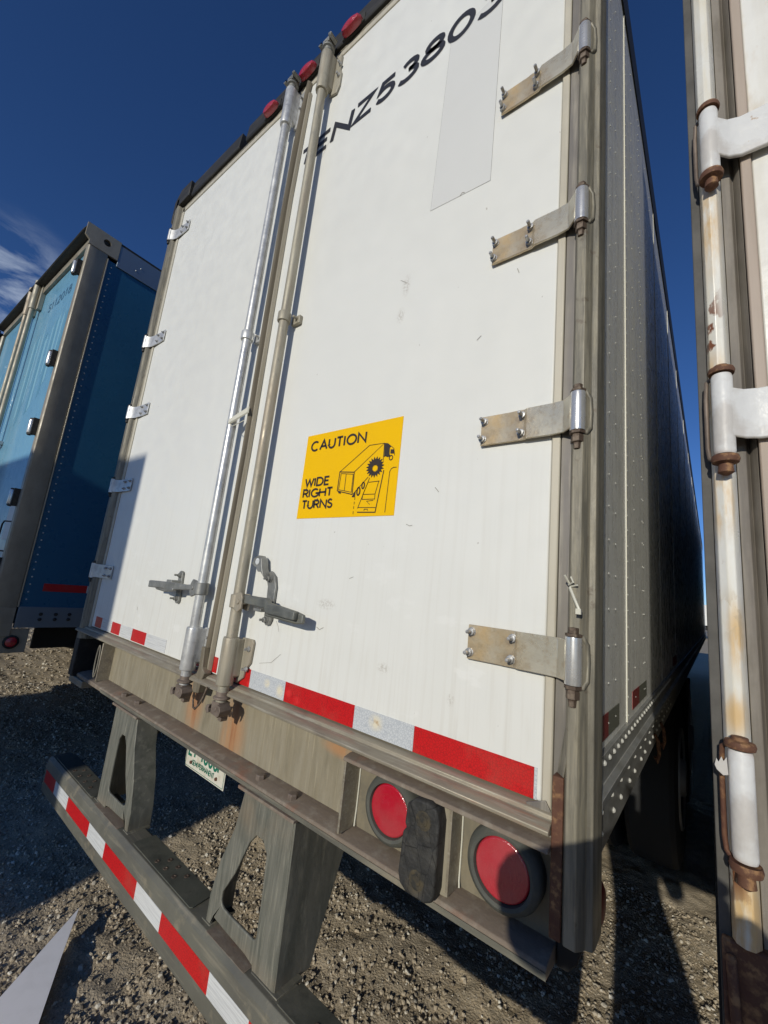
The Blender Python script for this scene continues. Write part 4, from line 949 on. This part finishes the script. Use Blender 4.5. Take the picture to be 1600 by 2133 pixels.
# corner casting with a round lifting hole
mb = MB(); n = 24
inn = [(.075 + .026 * math.cos(2 * math.pi * i / n), 3.935 + .026 * math.sin(2 * math.pi * i / n)) for i in range(n)]
def sq(i):
    a = 2 * math.pi * i / n; c, s = math.cos(a), math.sin(a); k = 1 / max(abs(c), abs(s))
    yy, zz = .048 + .115 * c * k, 3.928 + .080 * s * k
    if yy < -.02 and zz < 3.90: yy = -.035
    return (yy, zz)
out = [sq(i) for i in range(n)]
for x, rev in ((2.576, True), (2.594, False)):
    o = len(mb.v); mb.v += [(x, p[0], p[1]) for p in out] + [(x, p[0], p[1]) for p in inn]
    for i in range(n):
        j = (i + 1) % n; f = (o + i, o + j, o + j + n, o + i + n); mb.f.append(f[::-1] if rev else f)
for i in range(n):
    j = (i + 1) % n
    mb.f.append((i, j, j + 2 * n, i + 2 * n)); mb.f.append((i + n, i + 3 * n, j + 3 * n, j + n))
obj('corner_casting', mb, M_post2, B, 0)
box('top_rail', 2.572, 2.592, .165, 13.5, 3.80, 3.985, M_rail2, B, .002)
box('roof', .02, 2.59, .10, 13.5, 3.986, 4.005, M_hdr, B, .002)
sb = [.110, 1.4, 2.62, 3.84, 5.06, 6.3, 7.5, 8.8, 10, 11.2, 12.4, 13.5]
for i in range(len(sb) - 1):
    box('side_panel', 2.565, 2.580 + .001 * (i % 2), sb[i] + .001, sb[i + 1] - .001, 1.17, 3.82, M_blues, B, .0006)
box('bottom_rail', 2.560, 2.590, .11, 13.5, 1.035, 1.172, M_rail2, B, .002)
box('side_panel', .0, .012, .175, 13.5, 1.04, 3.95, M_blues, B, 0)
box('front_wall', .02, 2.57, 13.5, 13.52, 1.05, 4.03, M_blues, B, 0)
box('floor', .03, 2.56, .10, 13.5, 1.06, 1.10, M_under, B, 0)
box('rear_sill', .0, 2.59, -.02, .10, .98, 1.165, M_post2, B, .003)
XB = XS
mb = MB()
z = 1.22
while z < 3.80:
    dome(mb, 2.580, .140, z, .0055, .005); z += .050
for y in (1.38, 2.60):
    z = 1.22
    while z < 3.78: dome(mb, 2.580, y, z, .004, .004); z += .06
y = .30
while y < 5: 
    dome(mb, 2.592, y, 3.86, .006, .005); dome(mb, 2.592, y + .03, 3.90, .006, .005); y += .30
obj('side_rivets', mb, M_rivet, B, kind='stuff')
for gx0 in (.235, .32, .40, .55, .63):
    for zz in (1.09, 1.125):
        obj('rail_bolt', MB().lathe([(.012, 0), (.012, .006), (.008, .010), (0, .011)], (2.590, gx0, zz), 'x', 6), M_hdr, B, smooth=0)
box('side_tape', 2.5812, 2.5822, .215, .475, 1.278, 1.330, M_tapeR, B, 0)
box('side_tape', 2.5812, 2.5822, .475, .75, 1.278, 1.330, M_tapeS, B, 0)
obj('lamp_bracket', MB().box(2.572, 2.580, .04, .20, .875, 1.03), M_post2, B, .003)
mb = MB(); mb.lathe([(.043, 0), (.043, .010), (.034, .015), (.034, .004)], (2.580, .115, .945), 'x', 24); sm = obj('side_marker_light', mb, M_dkrubber, B)
obj('lens', MB().lathe([(.0335, 0), (.030, .012), (.015, .018), (0, .019)], (2.580, .115, .945), 'x', 24), M_lens, sm)
for x in (1.20, 1.39):
    obj('lock_rod', MB().tube([(x, -.055, 1.05), (x, -.055, 3.99)], .019, 14), M_dull, B, smooth=60)
    for z0, z1 in ((3.70, 3.98), (1.18, 1.36)):
        mb = MB(); mb.lathe([(.019, z0), (.027, z0), (.027, (z0 + z1) / 2), (.029, (z0 + z1) / 2 + .01), (.029, z1), (.019, z1)], (x, -.055, 0), 'z', 16); mb.box(x + .01, x + .07, -.035, -.002, z0, z1 - .02)
        obj('rod_bearing', mb, M_dull, B, .002)
    mb = MB(); mb.lathe([(.019, -.02), (.026, -.02), (.026, .02), (.019, .02)], (x, -.055, 2.42), 'z', 16); mb.box(x, x + .06, -.075, -.002, 2.405, 2.435)
    obj('rod_clamp', mb, M_steel, B, .002)
def hinge_b(z):
    mb = MB(); mb.lathe([(.008, -.048), (.017, -.048), (.018, -.044), (.018, .044), (.017, .048), (.008, .048)], (0, 0, 0), 'z', 20)
    h = obj('hinge', mb, M_chrome, B, smooth=40); h.location = (2.506, -.058, z)
    mb = MB(); mb.lathe([(.012, .049), (.012, .060), (0, .061)], (0, 0, 0), 'z', 6); mb.lathe([(.012, -.049), (.012, -.064), (0, -.065)], (0, 0, 0), 'z', 6)
    mb.prism([(0, -.016), (.040, .004), (.048, .04), (.030, .05), (.020, .022), (0, .016)], 'z', -.060, -.050); mb.prism([(0, -.016), (.040, .004), (.048, .04), (.030, .05), (.020, .022), (0, .016)], 'z', .050, .058)
    mb.box(.030, .046, -.004, .034, -.058, .058)
    obj('hinge_bracket', mb, M_hdr, h, .001)
    return h
hb = hinge_b(3.655)
for z in (2.905, 2.385, 1.882, 1.42): dup(hb, B, (2.506, -.058, z))
letters('S112018', 1.72, 3.575, .085, .013, M_decaldk, B, gap=.28, y=-.0015, total=.56)
for x, z0, z1, w in ((1.56, 2.6, 3.36, .05), (1.70, 2.72, 3.38, .035), (1.80, 2.85, 3.40, .03), (1.92, 2.62, 3.30, .06), (2.05, 2.9, 3.38, .03), (2.16, 2.80, 3.42, .05), (2.27, 3.0, 3.40, .03), (.45, 2.7, 3.3, .05), (.62, 2.6, 3.2, .03), (.8, 2.8, 3.3, .05)):
    obj('decal_residue', MB().prism([(x, z0), (x + w, z0 + .04), (x + w * .9, z1), (x - .01, z1 - .05)], 'y', -.0007, -.0004), M_ghost, B, 0, smooth=0)
for x, z0, z1, w in ((1.63, 2.55, 3.36, .06), (1.86, 2.60, 3.33, .05), (2.10, 2.70, 3.40, .05), (2.33, 2.85, 3.40, .05), (.52, 2.6, 3.3, .08), (.70, 2.6, 3.25, .06)):
    obj('decal_residue_dark', MB().prism([(x, z0), (x + w, z0 + .03), (x + w, z1), (x, z1 - .03)], 'y', -.0006, -.0004), M_ghost2, B, 0, smooth=0)  # darker residue of the old decal
obj('document_holder', MB().tube([(2.50, -.02, 1.72), (2.43, -.045, 1.72), (2.42, -.05, 1.70), (2.40, -.05, 1.55), (2.40, -.045, 1.52), (2.49, -.02, 1.52)], .005, 6), M_hdr, B, smooth=50)
box('decal_panel', 2.25, 2.44, -.003, -.0015, 1.60, 1.92, M_patch, B, 0)
box('underride_bumper', .1, 2.49, -.05, .05, .42, .54, M_bumper, B, .003)
for x in (.7, 1.8): obj('guard_leg', MB().prism([(x, .98), (x + .2, .98), (x + .25, .54), (x - .02, .54)], 'y', -.03, .10), M_leg, B, .003)
for x in (2.35,): obj('dock_bumper', MB().box(x - .05, x + .05, -.06, -.02, .99, 1.15), M_block, B, .004)
running_gear(B, ys=(2.3, 3.55), first=wheel0)

# ================================================================== far left trailer, only its corner shows
F = thing('semi_trailer', 'trailer at the far left edge, showing only a dark top corner and one hinge', 'trailer', (ox - 2.59 - .32, oy - .20, 0), rzL, group='neighbouring trailers')
for a, b in ((.075, 1.292), (1.300, 2.515)): box('rear_door', a, b, 0.0, .045, 1.17, 3.86, M_door2, F, .003)
for a, b in ((0, .07), (2.52, 2.59)): box('corner_post', a, b, -.03, .17, .98, 3.90, M_post2, F, .003)
obj('header_hood', MB().prism([(.1, 3.902), (-.075, 3.902), (-.085, 3.91), (-.06, 4.03), (.1, 4.05)], 'x', -.01, 2.60), M_hdr, F, .003)
box('side_panel', 2.56, 2.58, .175, 13.5, 1.05, 4.04, M_side, F, 0); box('side_panel', .0, .02, .175, 13.5, 1.05, 4.04, M_side, F, 0)
box('roof', .02, 2.56, .1, 13.5, 4.02, 4.04, M_hdr, F, 0); box('floor', .02, 2.56, .0, 13.5, 1.05, 1.10, M_under, F, 0)
for z in (3.655, 2.905, 2.385, 1.882): dup(hb, F, (2.506, -.058, z))
running_gear(F, ys=(2.3, 3.55), first=wheel0)

# ================================================================== RIGHT TRAILER
RX, RY = 2.7535, -0.135
Q = thing('semi_trailer', 'old white semi trailer at the right edge with rusty painted hinge post', 'trailer', (RX, RY, 0), math.radians(0.25), group='neighbouring trailers')
obj('hinge_post', MB().prism([(.0125, .02), (.0123, -.006), (.0155, -.015), (.024, -.020), (.033, -.018), (.0395, -.006), (.0405, .06), (.0125, .06)], 'z', 1.165, 3.95), M_white_rust, Q, .001)
box('side_strip', .0, .0120, -.001, .12, .86, 3.95, M_sidestrip, Q, .001)  # dark grey strip along the left edge of the hinge post
obj('post_channel', MB().prism([(.0408, .03), (.041, .004), (.052, .008), (.056, .018), (.060, .008), (.064, .003), (.0645, .04)], 'z', 1.0, 3.95), M_grey2, Q, .0008)
box('door_trim', .065, .0785, -.006, .03, 1.0, 3.90, M_tan, Q, .002)
box('rear_door', .079, 1.29, -.001, .045, 1.12, 3.88, M_door2, Q, .002)
box('rear_door', 1.30, 2.51, -.001, .045, 1.12, 3.88, M_door2, Q, .002)
box('corner_post', 2.52, 2.59, -.02, .1, .9, 3.95, M_door2, Q, .003)
box('header', 0.0, 2.59, -.03, .1, 3.952, 4.05, M_hdr, Q, .003)
box('side_panel', .001, .012, .122, 15.5, 1.10, 3.96, M_side, Q, 0); box('side_panel', 2.57, 2.59, .1, 15.5, 1.1, 3.96, M_side, Q, 0)
box('bottom_rail', -.004, .012, .125, 15.5, .98, 1.10, M_under, Q, .002)
box('roof', .0, 2.59, .1, 15.5, 3.965, 3.985, M_side, Q, 0); box('floor', .01, 2.57, .06, 15.5, 1.05, 1.1, M_under, Q, 0)
mb = MB(); mb.box(.002, .05, -.010, .05, .80, 1.163); mb.tube([(.010, -.014, 1.15), (.014, -.016, 1.05), (.012, -.014, .95), (.016, -.012, .86)], .006, 6)
obj('rusted_post_foot', mb, M_rust, Q, .003)
box('rear_sill', .051, 2.58, -.03, .05, .92, 1.115, M_door2, Q, .003)
for zc, rusty in ((1.322, 1), (1.823, 0), (2.298, 0), (2.80, 0), (3.3, 0)):
    mb = MB(); mb.lathe([(.008, -.060), (.0115, -.060), (.0125, -.056), (.0125, .056), (.0115, .060), (.008, .060)], (0, 0, 0), 'z', 28)
    h = obj('hinge', mb, M_flake, Q, smooth=40); h.location = (.0275, -.030, zc)
    mb = MB()
    mb.lathe([(.0128, .063), (.0150, .062), (.0160, .066), (.0148, .070), (.009, .0715), (.0085, .075), (0, .0755)], (0, 0, 0), 'z', 26)
    obj('hinge_ring', mb, M_rust, h, smooth=50); mb = MB()
    mb.lathe([(.0128, -.063), (.0150, -.062), (.0163, -.067), (.0150, -.072), (.008, -.074), (.0092, -.086), (.0035, -.090), (0, -.0905)], (0, 0, 0), 'z', 26)
    obj('hinge_ring', mb, M_rust, h, smooth=50)
    obj('hinge_bracket', MB().tube([(-.006, .006, .066), (-.017, .012, .058), (-.0185, .014, .03), (-.0185, .014, -.045), (-.017, .012, -.060), (-.008, .004, -.070)], .003, 8), M_brown if not rusty else M_rust, h, smooth=60)
    prof = [(.002, -.0125), (.012, -.006), (.024, .006), (.040, .012), (.30, .014)]
    if rusty: continue
    mb = MB(); mb.rings([[(a, b, -.036), (a, b + .007, -.036), (a, b + .007, .036 + .012 * min(1, a / .2)), (a, b, .036 + .012 * min(1, a / .2))] for a, b in prof])
    if zc < 1.5:
        mb.v = [(p[0], p[1], p[2] + .0) for p in mb.v]
    obj('hinge_strap', mb, M_flake, h, .002, smooth=40)
mb = MB()
mb.prism([(.002, 1.360), (.004, 1.368), (.006, 1.364), (.009, 1.371), (.011, 1.366), (.014, 1.372), (.015, 1.352), (.010, 1.350), (.004, 1.355)], 'y', -.0385, -.0365)
obj('torn_tape', mb, M_flake, Q, 0.0004)
running_gear(Q, ys=(2.6, 3.85), first=wheel0)

# ================================================================== things behind: opposite trailer, photographer, far yard
O = thing('box_trailer', 'white box trailer across the aisle, behind the viewer, casting its shadow forward', 'trailer', (-1.37, -5.8, 0), 0, group='neighbouring trailers')
OW = 2.61
box('cargo_body', 0, OW, -12.0, 0, 1.10, 4.10, M_door2, O, .01)
for a, b in ((.08, OW / 2 - .005), (OW / 2 + .005, OW - .08)): box('rear_door', a, b, .001, .02, 1.2, 3.95, M_door, O, .003)
box('rear_sill', 0, OW, -.05, .03, .92, 1.098, M_bumper, O, .004)
box('underride_bumper', .1, OW - .1, -.05, .03, .42, .54, M_bumper, O, .004)
for x in (.7, 1.8): box('guard_leg', x, x + .2, -.04, .02, .54, .92, M_leg, O, .003)
for x in (.12, OW - .24): box('tail_light', x, x + .12, .031, .045, .96, 1.06, M_lens, O, .004)
for y in (-2.4, -3.7):
    for x in (0.16, 0.48, OW - 0.48, OW - 0.16): dup(wheel0, O, (x, y, .525))

far = thing('semi_trailer', 'bright white trailer far away, seen through the narrow gap between the trailers', 'trailer', (-6.0, 52, 0), math.radians(90), group='neighbouring trailers')
box('cargo_body', 0, 2.6, -14, 0, 1.3, 3.3, M_door2, far, .02)
box('chassis_rail', .4, 2.2, -13, -.5, .85, 1.28, M_under, far, .01)
for y in (-1.6, -2.9, -12.0):
    for x in (.2, 2.4): dup(wheel0, far, (x, y, .525))
# palm beyond it
pt = thing('palm_tree', 'distant palm tree whose fronds show beside the rusty post', 'tree', (4.25, 74, 0))
obj('trunk', MB().tube([(0, 0, -.1), (.1, 0, 2), (.05, 0, 4.6), (.15, 0, 6.4)], [.24, .2, .17, .16], 10), M_trunkp, pt)
mb = MB()
for k in range(34):
    a = k * 2.399; e = random.uniform(-.5, 1.1); L = random.uniform(1.5, 2.2)
    pr = []
    for i in range(7):
        t = i / 6
        r = L * t * math.cos(e * (1 - .2 * t)); z = 6.4 + L * t * math.sin(e) - 1.1 * t * t * L * .55
        pr.append(Vector((.15 + r * math.cos(a), r * math.sin(a), z)))
    s = Vector((-math.sin(a), math.cos(a), 0))
    for i in range(6):
        for q in range(3):
            u = pr[i].lerp(pr[i + 1], q / 3); v = pr[i].lerp(pr[i + 1], (q + .5) / 3)
            w = .38 * math.sin(math.pi * min(1, (i + q / 3) / 6 * .9 + .1))
            for sg in (-1, 1): mb.add([u, v, v + s * sg * w + Vector((0, 0, -.12))], [(0, 1, 2)])
obj('fronds', mb, M_leafp, pt, smooth=0)

# pointed white sheet propped on the gravel at the lower left
sh = MB()
cp_ = Vector((2.7601, -.8807, 1.53))
def on_plane(u, v, z):
    r = right * ((u - 800) / 861.37) - up * ((v - 1066.5) / 861.37) + fwd
    return cp_ + r * ((z - 1.53) / r.z)
PA = on_plane(165, 1891, .040); PB = on_plane(-60, 2145, .016); PE = on_plane(80, 2133, .017)
pn = (PB - PA).cross(PE - PA).normalized()
def in_sheet(u, v):
    r = right * ((u - 800) / 861.37) - up * ((v - 1066.5) / 861.37) + fwd
    return cp_ + r * ((PA - cp_).dot(pn) / r.dot(pn))
PC = in_sheet(30, 2260); PD = in_sheet(127, 1995)
nrm = pn
if nrm.z < 0: nrm = -nrm
pts = [PA, PB, PC, PE, PD]
sh.v = [tuple(p) for p in pts] + [tuple(p - nrm * .004) for p in pts]
sh.f = [(0, 1, 2, 3, 4), (9, 8, 7, 6, 5)] + [(i, i + 5, (i + 1) % 5 + 5, (i + 1) % 5) for i in range(5)]
so = obj('plastic_sheet', sh, M_paper, None, 0, smooth=0)
so['label'] = 'pointed white plastic sheet lying tilted on the gravel, lower left corner'; so['category'] = 'sheet'

# photographer, standing just behind the viewpoint
P = thing('person', 'person in dark clothes holding up a phone, standing behind the viewpoint', 'person', (2.95, -1.22, 0), 0)
def skin_mesh(name, verts, edges, radii, m, sub=2):
    me = bpy.data.meshes.new(name); me.from_pydata(verts, edges, []); me.materials.append(m)
    o = bpy.data.objects.new(name, me); col.objects.link(o); o.parent = P
    s = o.modifiers.new('skin', 'SKIN'); s.use_smooth_shade = True
    for i, r in enumerate(radii):
        d = me.skin_vertices[0].data[i]; d.radius = (r, r) if not isinstance(r, tuple) else r
        d.use_root = (i == 0)
    b = o.modifiers.new('sub', 'SUBSURF'); b.levels = sub; b.render_levels = sub
    return o
vs = [(0, 0, .95), (-.03, -.01, 1.12), (-.07, 0, 1.28), (-.05, .0, 1.40), (.08, 0, 1.465), (.115, .01, 1.54), (.145, .02, 1.62), (.165, .01, 1.69),
      (-.20, 0, 1.445), (-.290, .02, 1.395), (-.230, .22, 1.43), (-.160, .30, 1.47), (.12, 0, 1.39), (.15, .04, 1.20), (.03, .24, 1.36), (-.07, .31, 1.45),
      (-.08, 0, .88), (-.09, .02, .50), (-.09, -.02, .10), (-.09, .11, .04), (.08, 0, .88), (.09, .02, .50), (.09, -.02, .10), (.09, .11, .04)]
es = [(0, 1), (1, 2), (2, 3), (3, 4), (4, 5), (5, 6), (6, 7), (3, 8), (8, 9), (9, 10), (10, 11), (3, 12), (12, 13), (13, 14), (14, 15), (0, 16), (16, 17), (17, 18), (18, 19), (0, 20), (20, 21), (21, 22), (22, 23)]
rad = [(.17, .14), (.22, .13), (.26, .13), (.20, .09), .055, .06, .085, .06, .085, .100, .045, .022, .06, .050, .036, .025, .10, .075, .05, .038, .10, .075, .05, .038]
skin_mesh('body', vs, es, rad, M_cloth)
hd = MB(); hd.lathe([(.0, -.13), (.05, -.12), (.068, -.06), (.078, 0), (.076, .06), (.05, .11), (0, .128)], (.145, .02, 1.63), 'z', 20); obj('head', hd, M_skin, P, smooth=80)
hr = MB(); hr.lathe([(.086, .0), (.086, .06), (.058, .118), (0, .136)], (.145, .005, 1.635), 'z', 20); obj('hair', hr, M_hair, P, smooth=80)
for hx, sgn in ((-.160, 1), (-.07, -1)):
    for i in range(4):
        b0 = (hx, .30, 1.475 - i * .018); L = (.050, .058, .052, .040)[i]
        obj('finger', MB().tube([b0, (hx + sgn * .012, .315, b0[2]), (hx + sgn * (.012 + L * .6), .318, b0[2]), (hx + sgn * (.012 + L), .312, b0[2])], [.009, .0085, .008, .006], 8), M_skin, P, smooth=80)
    obj('thumb', MB().tube([(hx, .285, 1.44), (hx + sgn * .02, .28, 1.43), (hx + sgn * .045, .285, 1.435)], [.011, .010, .007], 8), M_skin, P, smooth=80)
ph = obj('phone', MB().box(2.785, 2.860, -.925, -.917, 1.43, 1.57), M_phone, None, .003)
ph['label'] = 'dark phone held upright in the hands of the person behind the viewpoint'; ph['category'] = 'phone'
